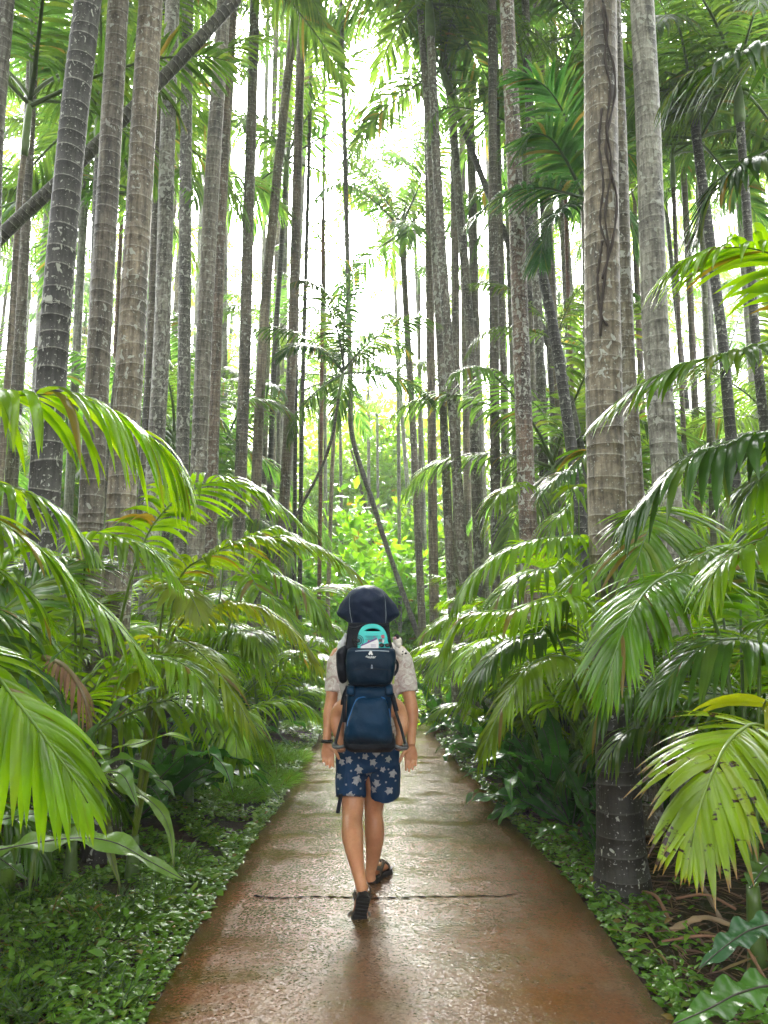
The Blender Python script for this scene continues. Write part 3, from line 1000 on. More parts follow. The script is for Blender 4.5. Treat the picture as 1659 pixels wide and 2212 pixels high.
# the gap
palm('thin crooked trunk bending over the bright bushes in the gap', [(864, 1262), (838, 1190), (818, 1125), (797, 1060), (779, 1008), (760, 950), (757, 828), (752, 620)], 14, 12, (.2, .19, .17), .2, H=16, n=6, sc=.7, pcol=(.09, .16, .04), seg=10, gap=.08, flare=0, ylean=0)
palm('very thin dark palm leaning right with a ragged drooping crown', [(618, 1160), (651, 1092), (690, 1020), (717, 945), (731, 862)], 12, 8, (.07, .06, .045), .1, H=3.0, n=10, sc=.72, seg=8, gap=.07, flare=0, ylean=0, pcol=(.035, .075, .03), low=7)
palm('thin black stem beside the finely ringed trunk', [(636, 1240), (639, 845), (643, 600)], 14, 9, (.05, .045, .04), .1, H=16, seg=8, n=7, sc=.8)
palm('second black stem nearer to the gap, slightly thicker', [(648, 1240), (653, 890), (660, 640)], 15, 10, (.06, .055, .045), .1, H=17, seg=8, n=8, sc=.8)
palm('red tinged thin stem left of the bright bushes', [(690, 1240), (693, 1010), (695, 800)], 16, 9, (.25, .1, .06), .0, H=17, seg=8, n=7, sc=.8)
palm('pale ringed thin stem standing against the bright bushes', [(712, 1190), (718, 1006), (724, 860)], 17, 10, (.36, .28, .2), .0, H=6.2, seg=8, n=9, sc=.75)
palm('dark stem behind the tall tilted trunk', [(578, 1200), (590, 800), (604, 560)], 15, 14, (.07, .065, .055), .2, H=11, seg=10)

# palms standing in the light at the end of the gap
for k, (x, y, D, w_, lab) in enumerate([
        (700, 575, 20, 9, 'slim palm with a rounded crown left of the sky gap'), 
        
        (795, 800, 30, 8, 'faint yellow green palm lowest in the bright gap'), 
        (905, 640, 22, 9, 'palm crown behind the straight tan trunk'), (860, 845, 19, 9, 'low palm whose drooping frond points into the gap'), (600, 760, 17, 10, 'low lush palm behind the tall tilting trunk'), (735, 905, 27, 8, 'far palm with a wide crown just over the bright bushes'), (690, 940, 24, 8, 'far low palm left of the leafy climber banks'), (815, 930, 30, 7, 'faint far palm right of the crooked trunk, low in the gap'), (890, 900, 25, 8, 'far palm crown glimpsed between the tan and curving trunks'), (648, 860, 26, 8, 'far crown between the finely ringed trunk and black stems')]):
    foot = gnd(x + 6, 1106 + FP * math.tan(math.atan(1.55 / D) + PITCH))
    p_ = at(x, y, D)
    palm(lab, [(x + 4, 1300), (x, y)], D, w_, [PALE, GREY, BROWN][k % 3], .2, H=p_[2] - .9, seg=8, gap=.18, n=7, sc=.75 + .03 * (k % 4), pcol=(.09, .16, .045), low=5)

# palms deeper in the grove: crowns fill the view between the near trunks
rng = np.random.default_rng(21)
far = []
tries = 0
while len(far) < 104 and tries < 9000:
    tries += 1
    D = 10 + 26 * rng.random() ** .8
    s = rng.choice([-1, 1])
    u = rng.uniform(.15, .58) if s > 0 else rng.uniform(.13, .56)
    hi = rng.random() < .5
    if u < (.075 + 3.0 / D if hi else .2):      # keep the sky gap over the path open
        continue
    x = s * u * D
    if any(abs(x / D - q[0] / q[1]) < .012 and abs(D - q[1]) < 5 for q in far) or any(math.hypot(x - q[0], D - q[1]) < 1.1 for q in far):
        continue
    far.append((x, D, hi))
far.sort(key=lambda q: q[0] / q[1])
UNITS = 'first second third fourth fifth sixth seventh eighth ninth'.split()
TENS = {2: 'twent', 3: 'thirt', 4: 'fort', 5: 'fift', 6: 'sixt', 7: 'sevent', 8: 'eight'}
ORD = UNITS + 'tenth eleventh twelfth thirteenth fourteenth fifteenth sixteenth seventeenth eighteenth nineteenth'.split()
for t_, w_ in TENS.items():
    ORD += [w_ + 'ieth'] + [w_ + 'y-' + u_ for u_ in UNITS]
cnt = {-1: 0, 1: 0}
for x, D, hi in far:
    s = -1 if x < 0 else 1
    k = cnt[s]
    cnt[s] += 1
    col = [GREY, BROWN, PALE, WARM, DARK][int(rng.integers(0, 5))]
    cn = {GREY: 'grey', BROWN: 'brown', PALE: 'pale', WARM: 'tan', DARK: 'dark'}[col]
    el = rng.uniform(.3, .85) if hi else rng.uniform(.06, .33)
    H = min(max(1.55 + D * el - .8, 2.2), 15)
    size = 'low' if H < 7 else ('mid height' if H < 11 else 'tall')
    bx = x - s * .0
    lean = rng.normal(0, .03) - s * .01
    base = np.array([bx, D, float(ground_z(bx, D)) - .03])
    lab = f'{size} {cn} trunked palm deep in the {"left" if s < 0 else "right"} grove, {ORD[k]} from left there'
    root = empty('palm_tree', base, lab, 'palm', 'slim palms deep in the grove')
    P = np.array([(lean * H * q + .05 * math.sin(3 * q + k), .02 * H * q, H * q) for q in np.linspace(0, 1, 8)])
    P -= P[0]
    r = rng.uniform(.06, .1)
    obj('trunk', trunk_mesh(P, r, r * .8, .16, 9, .2), root, col + (rng.uniform(0, .8),))
    bright = 1.0 + .5 * rng.random()
    crown(root, P[-1], rng.uniform(.9, 1.25), int(rng.integers(8, 11)), (.08 * bright, .15 * bright, .045), True, rng.random() < .12, int(rng.random() < .15), (lean, .02, 1), r * .8, 7)

# dark vines on the thickest trunk
vr = empty('climbing_vine', at(1345, 1902, 5.05) + np.array([0, -.16, 0]), 'dark thin vine climbing the thickest trunk', 'vine')
for k, pts in enumerate([[(1286, 740), (1290, 660), (1302, 560), (1296, 480), (1310, 380), (1299, 300), (1308, 220), (1296, 150), (1302, 80), (1284, 0)],
                         [(1290, 620), (1312, 540), (1322, 450), (1304, 380), (1298, 330), (1318, 230), (1316, 170), (1298, 110), (1292, 40)],
                         [(1304, 560), (1286, 500), (1292, 420), (1284, 330), (1290, 260)],
                         [(1300, 720), (1286, 690), (1281, 620), (1290, 540)]]):
    P = np.array([at(x, y, 5.05) for x, y in pts])
    # wrap on to the near side of the trunk
    ctr = np.array([np.interp(z, [0, 2.0, 3.4, 6.2], [at(1345, 1902, 5.05)[0], at(1311, 1000, 5.05)[0], at(1303, 737, 5.05)[0], at(1296, 0, 5.05)[0]]) for z in P[:, 2]])
    rr = np.interp(P[:, 2], [0, 11], [.141, .113])
    dx = np.clip(P[:, 0] - ctr, -rr * .95, rr * .95)
    P[:, 1] = 5.05 - np.sqrt(rr ** 2 - dx ** 2) - .004
    P[:, 0] = ctr + dx
    mb = MB()
    mb.tube(spline(P, 60) - np.array(vr.location), .0085 * (1 + .3 * np.sin(np.arange(60))), 6)
    obj('stem', mb.mesh('stem', (M['vine'],)), vr)

rng = np.random.default_rng(22)
# tall thin trunks crowded behind, their crowns above the view
tall = []
tries = 0
while len(tall) < 30 and tries < 3000:
    tries += 1
    D = rng.uniform(13, 27)
    s_ = rng.choice([-1, 1])
    u = rng.uniform(.085, .36) if s_ > 0 else rng.uniform(.105, .36)
    if any(abs(u * s_ - a) < .008 for a, b in tall):
        continue
    tall.append((u * s_, D))
tall.sort()
for k, (u, D) in enumerate(tall):
    col = [GREY, PALE, (.28, .25, .2), WARM][k % 4]
    cn = ['grey', 'pale', 'light', 'tan'][k % 4]
    x = u * D
    H = 2.2 + D * 1.0
    root = empty('palm_tree', (x, D, float(ground_z(x, D)) - .03), f'thin tall {cn} trunk crowded behind the near palms, {ORD[k]} of these from the leftmost', 'palm', 'thin tall trunks behind the near palms')
    ln = rng.normal(0, .012) - .03 * u
    P = np.array([(ln * H * q, 0, H * q) for q in np.linspace(0, 1, 7)])
    r = rng.uniform(.075, .105)
    obj('trunk', trunk_mesh(P, r, r * .8, .15, 9, .2), root, col + (rng.uniform(.2, .9),))
    crown(root, P[-1], 1.0, 8, (.08, .15, .045), True, False, 0, (ln, 0, 1), r * .8, 6)

# the grove goes on, unseen: palms added around the viewpoint to shade the foreground
for k, (x, y) in enumerate([(-3.6, .6), (3.9, -.4), (-4.0, 2.6), (4.3, 2.2), (-2.6, -3.6), (2.8, -4.6), (-5.0, -1.2), (5.2, -1.8), (-2.2, -7), (2.3, -8.5), (-4.4, -5.5), (5.6, 1.0), (-5.6, 3.6), (5.4, 4.4), (-5.8, 5.6)]):
    root = empty('palm_tree', (x, y, float(ground_z(x, max(y, 0))) - .03), 'unseen palm added for shade beside or behind the viewpoint', 'palm', 'unseen palms added around the viewpoint')
    H = rng.uniform(7.0, 9.5) if y < 2 else rng.uniform(10.5, 12.5)
    P = np.array([(.02 * q * H, 0, q * H) for q in np.linspace(0, 1, 6)])
    obj('trunk', trunk_mesh(P, .12, .095, .12, 12, .25), root, GREY + (.4,))
    crown(root, P[-1], 1.3, 13, (.05, .11, .025), True, False, 0, (0, 0, 1), .1, 6)
rng = np.random.default_rng(30)
# ------------------------------------------------------------------ understorey palms placed leaf by leaf
def plant(label, base, stem_h=.3, color=(.06, .13, .02), r=.04, name='young_palm'):
    b = np.array(base, float)
    b[2] = float(ground_z(b[0], b[1])) - .03
    root = empty(name, b, label, 'palm', None)
    mb = MB()
    q = np.linspace(0, 1, 6)
    mb.tube(np.stack([q * 0, q * 0, q * stem_h], -1), np.interp(q, [0, 1], [r * 1.3, r * .8]), 9)
    obj('stem', mb.mesh('stem', (M['stem'],)), root, color)
    return root, b


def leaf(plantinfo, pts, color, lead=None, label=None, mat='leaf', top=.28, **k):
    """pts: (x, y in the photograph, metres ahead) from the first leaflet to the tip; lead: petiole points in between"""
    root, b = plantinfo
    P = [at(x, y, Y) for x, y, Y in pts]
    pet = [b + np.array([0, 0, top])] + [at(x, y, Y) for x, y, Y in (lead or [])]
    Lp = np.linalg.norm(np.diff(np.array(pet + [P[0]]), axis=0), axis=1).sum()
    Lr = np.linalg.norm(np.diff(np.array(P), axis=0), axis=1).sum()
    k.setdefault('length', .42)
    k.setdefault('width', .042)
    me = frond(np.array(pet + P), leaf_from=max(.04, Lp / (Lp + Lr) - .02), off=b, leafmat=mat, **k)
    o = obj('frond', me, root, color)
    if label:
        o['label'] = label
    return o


BR, YG, MG, DG = (.175, .32, .003), (.22, .28, .004), (.135, .265, .005), (.05, .125, .008)
pl = plant('young palm at the frame edge with three long arching fronds', (-2.75, 3.1, 0))
leaf(pl, [(-40, 872, 3.1), (60, 853, 3.1), (150, 856, 3.15), (240, 884, 3.2), (320, 940, 3.25), (375, 1000, 3.3), (402, 1045, 3.3)], BR, [(-260, 1050, 3.0)], length=.57, width=0.0512, droop=2.2, a0=62, a1=25, spacing=0.0377, segs=8, label='long arching bright frond whose leaflets hang like a curtain')
leaf(pl, [(-60, 1042, 3.4), (20, 1050, 3.4), (90, 1078, 3.45), (150, 1125, 3.5), (205, 1190, 3.5)], MG, [(-300, 1150, 3.1)], length=.34, width=0.0439, droop=1.6, spacing=0.0328)
leaf(pl, [(-70, 1110, 3.0), (0, 1130, 3.0), (80, 1180, 3.05), (160, 1255, 3.1), (240, 1330, 3.1), (335, 1440, 3.15)], BR, [(-260, 1200, 3.0)], length=.36, width=0.0415, droop=1.3, spacing=0.0295, a0=60, segs=8)
leaf(pl, [(-60, 1215, 2.9), (10, 1240, 2.9), (70, 1290, 2.95), (110, 1345, 3.0)], BR, [(-240, 1290, 2.9)], length=.26, width=0.0415, droop=1.5, spacing=0.0328)
pl = plant('near young palm with one broad frond bowing over the fern', (-1.95, 2.45, 0))
leaf(pl, [(-60, 1405, 2.35), (0, 1470, 2.4), (60, 1545, 2.42), (115, 1620, 2.45), (165, 1690, 2.48), (190, 1735, 2.48)], (.17, .32, .006), [(-330, 1480, 2.4)], length=.36, width=0.0415, droop=.95, spacing=0.0246, a0=60, a1=12, vee=2, segs=8, up=(.15, -.5, 1))
pl = plant('young palm behind with fanned fronds, at the widest trunk foot', (-2.0, 5.2, 0))
leaf(pl, [(312, 1170, 5.0), (345, 1115, 4.95), (390, 1072, 4.9), (450, 1043, 4.85), (520, 1046, 4.85), (590, 1078, 4.8), (648, 1128, 4.8)], MG, [(270, 1300, 5.1)], length=.5, width=0.0415, droop=1.1, spacing=0.0328, a0=72, label='arching frond with separate leaflets curving down on either side')
leaf(pl, [(190, 1162, 4.5), (240, 1158, 4.45), (300, 1172, 4.4), (350, 1208, 4.4), (392, 1262, 4.4)], BR, [(180, 1300, 4.8)], length=.34, width=0.0390, droop=1.7, spacing=0.0295)
leaf(pl, [(100, 1195, 4.6), (50, 1180, 4.5), (0, 1200, 4.4), (-40, 1250, 4.4)], MG, [(160, 1300, 4.9)], length=.36, width=0.0390, droop=1.5)
pl = plant('young palm beside the verge with yellowing fringed fronds', (-1.62, 5.25, 0))
leaf(pl, [(395, 1238, 5.2), (450, 1200, 5.15), (510, 1173, 5.1), (580, 1160, 5.05), (660, 1170, 5.0), (730, 1205, 4.95), (795, 1262, 4.9)], (.16, .26, .006), [(370, 1330, 5.3)], length=.40, width=0.0366, droop=1.15, spacing=0.0279, a0=60, label='long yellow green frond reaching out over the path')
leaf(pl, [(392, 1345, 5.0), (430, 1322, 4.95), (490, 1303, 4.9), (550, 1306, 4.9), (610, 1340, 4.85), (655, 1385, 4.85), (692, 1440, 4.8)], YG, [(360, 1420, 5.1)], length=.30, width=0.0342, droop=1.6, spacing=0.0262, label='frond with brownish yellow tips arching to the path')
leaf(pl, [(385, 1385, 4.9), (425, 1405, 4.7), (465, 1445, 4.55), (505, 1500, 4.5), (538, 1562, 4.45)], (.17, .25, .006), [(370, 1420, 5.0)], length=.33, width=0.0342, droop=1.5, spacing=0.0246)
leaf(pl, [(366, 1262, 4.9), (392, 1270, 4.75), (415, 1292, 4.65), (432, 1332, 4.6)], (.2, .25, .03), [(350, 1330, 5.0)], length=.3, width=0.0415, droop=1.0, spacing=0.0262, label='short pale yellow frond held upright')
leaf(pl, [(330, 1400, 5.0), (300, 1420, 4.9), (270, 1470, 4.8)], YG, None, length=.3, width=0.0366, droop=1.6)
pl = plant('young palm farther along the verge with wet drooping fronds', (-1.75, 7.2, 0))
leaf(pl, [(540, 1240, 7.2), (590, 1238, 7.1), (640, 1262, 7.0), (680, 1300, 6.9), (705, 1345, 6.9)], MG, None, length=.42, width=0.0439, droop=1.6)
leaf(pl, [(520, 1270, 7.0), (560, 1275, 6.8), (610, 1310, 6.7), (650, 1370, 6.6)], MG, None, length=.42, width=0.0439, droop=1.5)
leaf(pl, [(480, 1250, 7.0), (450, 1230, 6.9), (415, 1250, 6.8), (390, 1300, 6.8)], MG, None, length=.42, width=0.0439, droop=1.5)
leaf(pl, [(600, 1290, 7.2), (650, 1290, 7.1), (690, 1320, 7.0), (716, 1372, 6.95)], MG, None, length=.36, width=0.0415, droop=1.7)
leaf(pl, [(520, 1200, 7.4), (545, 1160, 7.4), (590, 1140, 7.4), (640, 1160, 7.3), (672, 1205, 7.3)], MG, None, length=.4, width=0.0415, droop=1.4)
# right bank
pr = plant('young palm spreading wet fronds from behind the thickest trunk', (1.62, 5.35, 0), .5)
leaf(pr, [(1262, 1168, 5.2), (1215, 1160, 5.15), (1160, 1165, 5.1), (1100, 1182, 5.05), (1045, 1218, 5.0), (1000, 1270, 4.95), (968, 1332, 4.95)], MG, [(1290, 1260, 5.3)], length=.36, width=0.0439, droop=1.9, spacing=0.0312, label='dark glossy frond arching left with hanging leaflets')
leaf(pr, [(1293, 1335, 4.9), (1262, 1300, 4.8), (1220, 1288, 4.7), (1160, 1298, 4.6), (1110, 1316, 4.55), (1050, 1320, 4.5), (1000, 1332, 4.5), (955, 1400, 4.45)], BR, [(1300, 1420, 5.1)], length=.36, width=0.0439, droop=1.7, spacing=0.0295)
leaf(pr, [(1246, 1428, 4.8), (1200, 1418, 4.7), (1155, 1430, 4.6), (1115, 1470, 4.5), (1080, 1535, 4.45), (1052, 1600, 4.4), (1036, 1650, 4.4)], (.14, .24, .006), [(1290, 1480, 5.0)], length=.3, width=0.0366, droop=1.7, spacing=0.0279, label='yellow green frond drooping low over the ferns')
leaf(pr, [(1420, 1100, 4.7), (1408, 1130, 4.5), (1392, 1165, 4.4), (1375, 1215, 4.3)], (.10, .21, .012), [(1390, 1250, 5.1)], length=.5, width=0.0439, droop=1.0, spacing=0.0213, a0=78, vee=4, label='fan of glossy leaflets in front of the thick trunk')
leaf(pr, [(1330, 1200, 5.1), (1290, 1215, 5.0), (1240, 1255, 4.9), (1200, 1320, 4.85)], MG, None, length=.4, width=0.0439, droop=1.4)
leaf(pr, [(1240, 1250, 5.6), (1190, 1230, 5.5), (1130, 1240, 5.4), (1075, 1290, 5.3), (1040, 1350, 5.3)], MG, None, length=.4, width=0.0439, droop=1.5)
leaf(pr, [(1210, 1390, 5.0), (1160, 1370, 4.9), (1100, 1385, 4.8), (1040, 1440, 4.7), (1010, 1500, 4.7)], DG, None, length=.36, width=0.0415, droop=1.5)
leaf(pr, [(1430, 1520, 4.6), (1395, 1492, 4.5), (1345, 1490, 4.45), (1295, 1530, 4.4), (1268, 1600, 4.4)], DG, None, length=.34, width=.036, droop=1.6)
leaf(pr, [(1420, 1590, 4.75), (1390, 1570, 4.7), (1350, 1585, 4.65), (1310, 1640, 4.6)], DG, None, length=.34, width=.036, droop=1.5)
pr = plant('young palm with one large frond bent forward on a long stalk', (1.85, 4.1, 0), .4)
leaf(pr, [(1535, 1320, 4.1), (1508, 1266, 4.0), (1462, 1238, 3.9), (1410, 1262, 3.75), (1368, 1318, 3.6), (1335, 1392, 3.5), (1308, 1480, 3.45)], (.10, .235, .006), [(1583, 1545, 4.1), (1560, 1400, 4.12)], length=.47, width=0.0415, droop=.95, spacing=0.0230, a0=68, a1=14, vee=4, segs=8, label='large glossy frond facing the path, bent forward')
leaf(pr, [(1620, 1195, 4.3), (1580, 1178, 4.2), (1530, 1190, 4.1), (1480, 1225, 4.0), (1450, 1280, 3.95)], MG, [(1640, 1400, 4.2)], length=.38, width=0.0439, droop=1.3)
leaf(pr, [(1600, 1320, 4.5), (1640, 1290, 4.5), (1700, 1300, 4.4), (1760, 1380, 4.4)], DG, None, length=.45, width=0.0439, droop=1.3)
leaf(pr, [(1560, 1290, 4.8), (1590, 1240, 4.8), (1640, 1240, 4.8), (1700, 1290, 4.7)], DG, None, length=.45, width=0.0439, droop=1.3)
pr = plant('palm past the frame edge whose long wet fronds hang inward', (2.75, 3.7, 0), .9, r=.07)
leaf(pr, [(1760, 660, 3.2), (1700, 572, 3.15), (1640, 540, 3.1), (1570, 535, 3.05), (1500, 550, 3.0), (1440, 592, 3.0)], (.17, .32, .006), [(1800, 900, 3.4)], length=.42, width=0.0415, droop=1.3, spacing=0.0295, a0=55, label='vivid yellow green frond lit from above')
leaf(pr, [(1720, 735, 3.8), (1640, 745, 3.7), (1560, 765, 3.6), (1480, 785, 3.55), (1400, 822, 3.5), (1340, 862, 3.5), (1285, 908, 3.5)], (.09, .19, .015), [(1790, 900, 3.8)], length=.38, width=0.0488, droop=1.2, spacing=0.0328, a0=52, label='shiny frond reaching across in front of the smooth trunk')
leaf(pr, [(1730, 925, 3.3), (1650, 935, 3.3), (1570, 955, 3.25), (1490, 985, 3.2), (1415, 1048, 3.2), (1345, 1130, 3.2)], (.045, .11, .022), [(1790, 1050, 3.5)], length=.46, width=0.0634, droop=1.9, spacing=0.0410, a0=55, segs=8, label='broad leaved dark frond with long hanging leaflets')
leaf(pr, [(1760, 1010, 3.6), (1700, 1000, 3.5), (1640, 1035, 3.4), (1600, 1090, 3.4)], MG, None, length=.4, width=0.0488, droop=1.6)
leaf(pr, [(1720, 1160, 3.6), (1650, 1165, 3.5), (1590, 1190, 3.45), (1540, 1240, 3.4), (1510, 1300, 3.4)], BR, None, length=.36, width=0.0439, droop=1.5)
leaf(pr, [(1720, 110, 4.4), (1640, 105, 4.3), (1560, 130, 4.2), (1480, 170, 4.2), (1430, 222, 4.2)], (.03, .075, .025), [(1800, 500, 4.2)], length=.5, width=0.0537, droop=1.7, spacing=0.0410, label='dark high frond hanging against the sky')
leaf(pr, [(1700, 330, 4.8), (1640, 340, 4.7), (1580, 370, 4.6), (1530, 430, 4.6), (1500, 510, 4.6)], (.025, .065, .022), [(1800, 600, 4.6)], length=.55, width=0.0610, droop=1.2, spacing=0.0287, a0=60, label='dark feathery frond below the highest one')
pr = plant('small palm at the soil edge with a scorched yellow frond', (1.95, 3.05, 0), .25)
leaf(pr, [(1640, 1568, 2.95), (1597, 1580, 2.85), (1565, 1615, 2.75), (1535, 1680, 2.66), (1510, 1750, 2.6), (1492, 1830, 2.57)], (.175, .28, .006), [(1720, 1640, 3.0)], length=.37, width=0.0415, droop=.95, spacing=0.0213, a0=72, a1=10, vee=2, segs=9, mat='leaf_spot', up=(0, -.35, 1), label='yellow frond scorched with dark brown spots')
leaf(pr, [(1660, 1560, 3.1), (1700, 1545, 3.0), (1760, 1600, 2.9)], YG, None, length=.36, width=0.0415, droop=1.3)
pr = plant('young palm between the half black trunk and speckled trunk', (1.75, 7.3, 0), .8)
leaf(pr, [(1280, 1022, 7.0), (1240, 1012, 6.9), (1200, 1028, 6.8), (1165, 1068, 6.8)], (.06, .14, .025), None, length=.46, width=0.0439, droop=1.2, spacing=0.0279)
leaf(pr, [(1130, 1050, 7.0), (1100, 1050, 6.9), (1070, 1075, 6.8), (1045, 1132, 6.8)], (.12, .22, .014), [(1190, 1120, 7.2)], length=.4, width=0.0415, droop=1.4, spacing=0.0279)
leaf(pr, [(1250, 1090, 6.6), (1225, 1095, 6.5), (1195, 1125, 6.4), (1175, 1180, 6.4)], MG, None, length=.4, width=0.0415, droop=1.4)
leaf(pr, [(1300, 1060, 7.2), (1340, 1040, 7.2), (1390, 1060, 7.1), (1430, 1110, 7.1)], MG, None, length=.4, width=0.0415, droop=1.4)
pr = plant('low wet palm near the hiker beside the dark ferns', (1.45, 7.0, 0), .3)
leaf(pr, [(1060, 1390, 6.9), (1030, 1385, 6.8), (985, 1400, 6.7), (945, 1440, 6.6), (925, 1490, 6.6)], MG, None, length=.36, width=0.0390, droop=1.5)
leaf(pr, [(1050, 1340, 7.0), (1010, 1325, 6.9), (960, 1335, 6.8), (910, 1372, 6.7)], BR, None, length=.4, width=0.0415, droop=1.4)
leaf(pr, [(1090, 1410, 6.6), (1060, 1430, 6.4), (1020, 1470, 6.3), (1000, 1530, 6.3)], MG, None, length=.34, width=0.0390, droop=1.4)
# a palm whose big curved fronds sweep up beside the vine covered trunk
root = palm('mid height palm with big upswept feather fronds by the gap', [(1272, 900), (1268, 650), (1262, 440)], 8.6, 14, (.2, .17, .12), .3, H=5.3, n=0, seg=12)
tb = (root, np.array(root.location))
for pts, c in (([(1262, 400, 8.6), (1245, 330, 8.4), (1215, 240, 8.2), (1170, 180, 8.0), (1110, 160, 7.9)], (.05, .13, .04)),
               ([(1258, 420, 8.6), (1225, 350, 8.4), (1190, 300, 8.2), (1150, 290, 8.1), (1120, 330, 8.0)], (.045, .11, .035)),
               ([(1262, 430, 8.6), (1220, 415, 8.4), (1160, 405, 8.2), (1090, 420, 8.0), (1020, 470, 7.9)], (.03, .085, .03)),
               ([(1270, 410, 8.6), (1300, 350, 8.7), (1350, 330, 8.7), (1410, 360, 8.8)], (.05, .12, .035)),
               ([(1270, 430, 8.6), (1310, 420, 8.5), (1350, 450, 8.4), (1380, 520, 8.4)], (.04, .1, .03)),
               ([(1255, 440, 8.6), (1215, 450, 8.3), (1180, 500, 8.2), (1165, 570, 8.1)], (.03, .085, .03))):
    P = [at(*p) for p in pts]
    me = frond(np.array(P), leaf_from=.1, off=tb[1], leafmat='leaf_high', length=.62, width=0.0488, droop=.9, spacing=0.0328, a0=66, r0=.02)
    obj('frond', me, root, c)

# fallen brown frond caught among the ferns
root = empty('dry_frond', gnd(190, 1760), 'dry brown curled frond hanging among the ferns', 'dead frond')
b = np.array(root.location)
obj('frond', frond([at(95, 1420, 3.9), at(140, 1440, 3.8), at(175, 1490, 3.75), at(195, 1560, 3.75), at(200, 1625, 3.75)], .05, .2, .02, .028, 1.8, 5, 45, 15, 0, .014, off=b, leafmat='leaf_dead'), root, (.2, .1, .05))

# ------------------------------------------------------------------ ferns
def fblade(root, pts, width, color, wave=.45, **k):
    b = np.array(root.location)
    P = [at(*p) for p in pts]
    o = obj('frond', blade(P, width, wave=wave, off=b, **k), root, color)
    return o


fn = empty('birds_nest_fern', gnd(-60, 1900), 'nearest fern whose long pale blade reaches over the verge', 'fern', 'birds nest ferns beside the path')
fblade(fn, [(-90, 1860, 2.9), (0, 1836, 2.85), (142, 1812, 2.8), (240, 1818, 2.75), (322, 1860, 2.75), (404, 1905, 2.75)], .085, (.10, .19, .03), .5, up=(0, -.5, 1))
fblade(fn, [(-90, 1800, 3.1), (0, 1772, 3.05), (90, 1757, 3.0), (150, 1768, 3.0), (192, 1792, 3.0)], .07, (.06, .13, .03), .4, up=(0, -.5, 1))
fblade(fn, [(-80, 1830, 3.0), (-10, 1850, 2.9), (60, 1900, 2.85)], .08, (.05, .12, .02), .4)
fn = empty('birds_nest_fern', gnd(190, 1815), 'bright fern with twisted shiny blades under the broad bowing frond', 'fern', 'birds nest ferns beside the path')
for pts, w, c in (([(180, 1640, 3.5), (240, 1618, 3.4), (300, 1606, 3.3), (365, 1588, 3.25), (420, 1602, 3.2)], .06, (.10, .2, .02)),
                  ([(180, 1655, 3.5), (240, 1640, 3.35), (300, 1648, 3.25), (348, 1680, 3.2)], .07, (.07, .16, .02)),
                  ([(175, 1690, 3.4), (215, 1670, 3.2), (265, 1675, 3.1), (300, 1748, 3.05)], .10, (.11, .22, .04)),
                  ([(185, 1700, 3.5), (205, 1690, 3.3), (220, 1720, 3.2), (228, 1780, 3.15)], .07, (.06, .13, .03)),
                  ([(190, 1680, 3.6), (250, 1690, 3.4), (330, 1735, 3.3), (365, 1790, 3.25), (376, 1875, 3.2)], .06, (.08, .15, .015)),
                  ([(190, 1690, 3.6), (230, 1790, 3.3), (240, 1850, 3.2), (262, 1920, 3.15)], .05, (.1, .14, .015)),
                  ([(170, 1640, 3.7), (150, 1560, 3.7), (110, 1480, 3.7), (70, 1430, 3.7)], .08, (.05, .14, .02)),
                  ([(60, 1480, 3.8), (100, 1440, 3.75), (140, 1400, 3.7), (180, 1370, 3.7)], .09, (.06, .16, .03)),
                  ([(180, 1650, 3.6), (220, 1560, 3.6), (290, 1500, 3.6), (360, 1480, 3.6)], .07, (.04, .1, .02))):
    fblade(fn, [(190, 1800, 3.6)] + pts, w, c, .5, up=(0, -.4, 1))
G = lambda x, y: gnd(x, y)


def fbase(dx, dy):
    p = gnd(dx, dy)
    p[2] = float(ground_z(p[0], p[1]))
    return p


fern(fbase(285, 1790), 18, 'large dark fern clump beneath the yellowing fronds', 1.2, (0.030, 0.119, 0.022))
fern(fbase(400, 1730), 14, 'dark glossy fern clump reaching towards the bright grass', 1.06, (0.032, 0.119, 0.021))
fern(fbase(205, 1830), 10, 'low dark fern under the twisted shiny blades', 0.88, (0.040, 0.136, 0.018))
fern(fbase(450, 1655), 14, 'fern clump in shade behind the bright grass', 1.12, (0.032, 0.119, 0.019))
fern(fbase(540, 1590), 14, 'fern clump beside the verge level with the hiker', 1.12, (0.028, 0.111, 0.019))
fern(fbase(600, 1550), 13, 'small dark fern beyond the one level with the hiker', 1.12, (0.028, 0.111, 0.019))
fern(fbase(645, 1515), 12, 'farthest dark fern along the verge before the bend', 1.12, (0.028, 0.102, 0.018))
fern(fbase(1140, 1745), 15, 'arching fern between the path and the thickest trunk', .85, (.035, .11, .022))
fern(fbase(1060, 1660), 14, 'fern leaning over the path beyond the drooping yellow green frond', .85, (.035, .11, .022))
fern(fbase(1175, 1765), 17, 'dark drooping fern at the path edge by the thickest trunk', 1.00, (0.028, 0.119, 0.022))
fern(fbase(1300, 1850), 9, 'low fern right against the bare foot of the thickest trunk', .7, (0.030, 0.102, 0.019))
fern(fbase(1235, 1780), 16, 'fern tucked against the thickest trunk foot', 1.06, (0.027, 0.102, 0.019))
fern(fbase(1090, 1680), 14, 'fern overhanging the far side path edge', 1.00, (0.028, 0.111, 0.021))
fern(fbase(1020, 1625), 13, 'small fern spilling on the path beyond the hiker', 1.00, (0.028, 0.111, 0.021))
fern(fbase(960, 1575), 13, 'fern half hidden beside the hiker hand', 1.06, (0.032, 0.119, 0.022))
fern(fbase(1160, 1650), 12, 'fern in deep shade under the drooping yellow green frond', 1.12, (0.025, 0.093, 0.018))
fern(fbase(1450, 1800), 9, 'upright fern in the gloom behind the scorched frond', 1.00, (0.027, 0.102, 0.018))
fn = empty('birds_nest_fern', (1.62, 2.35, 0), 'wet fern at the corner with two broad wavy blades', 'fern', 'birds nest ferns beside the path')
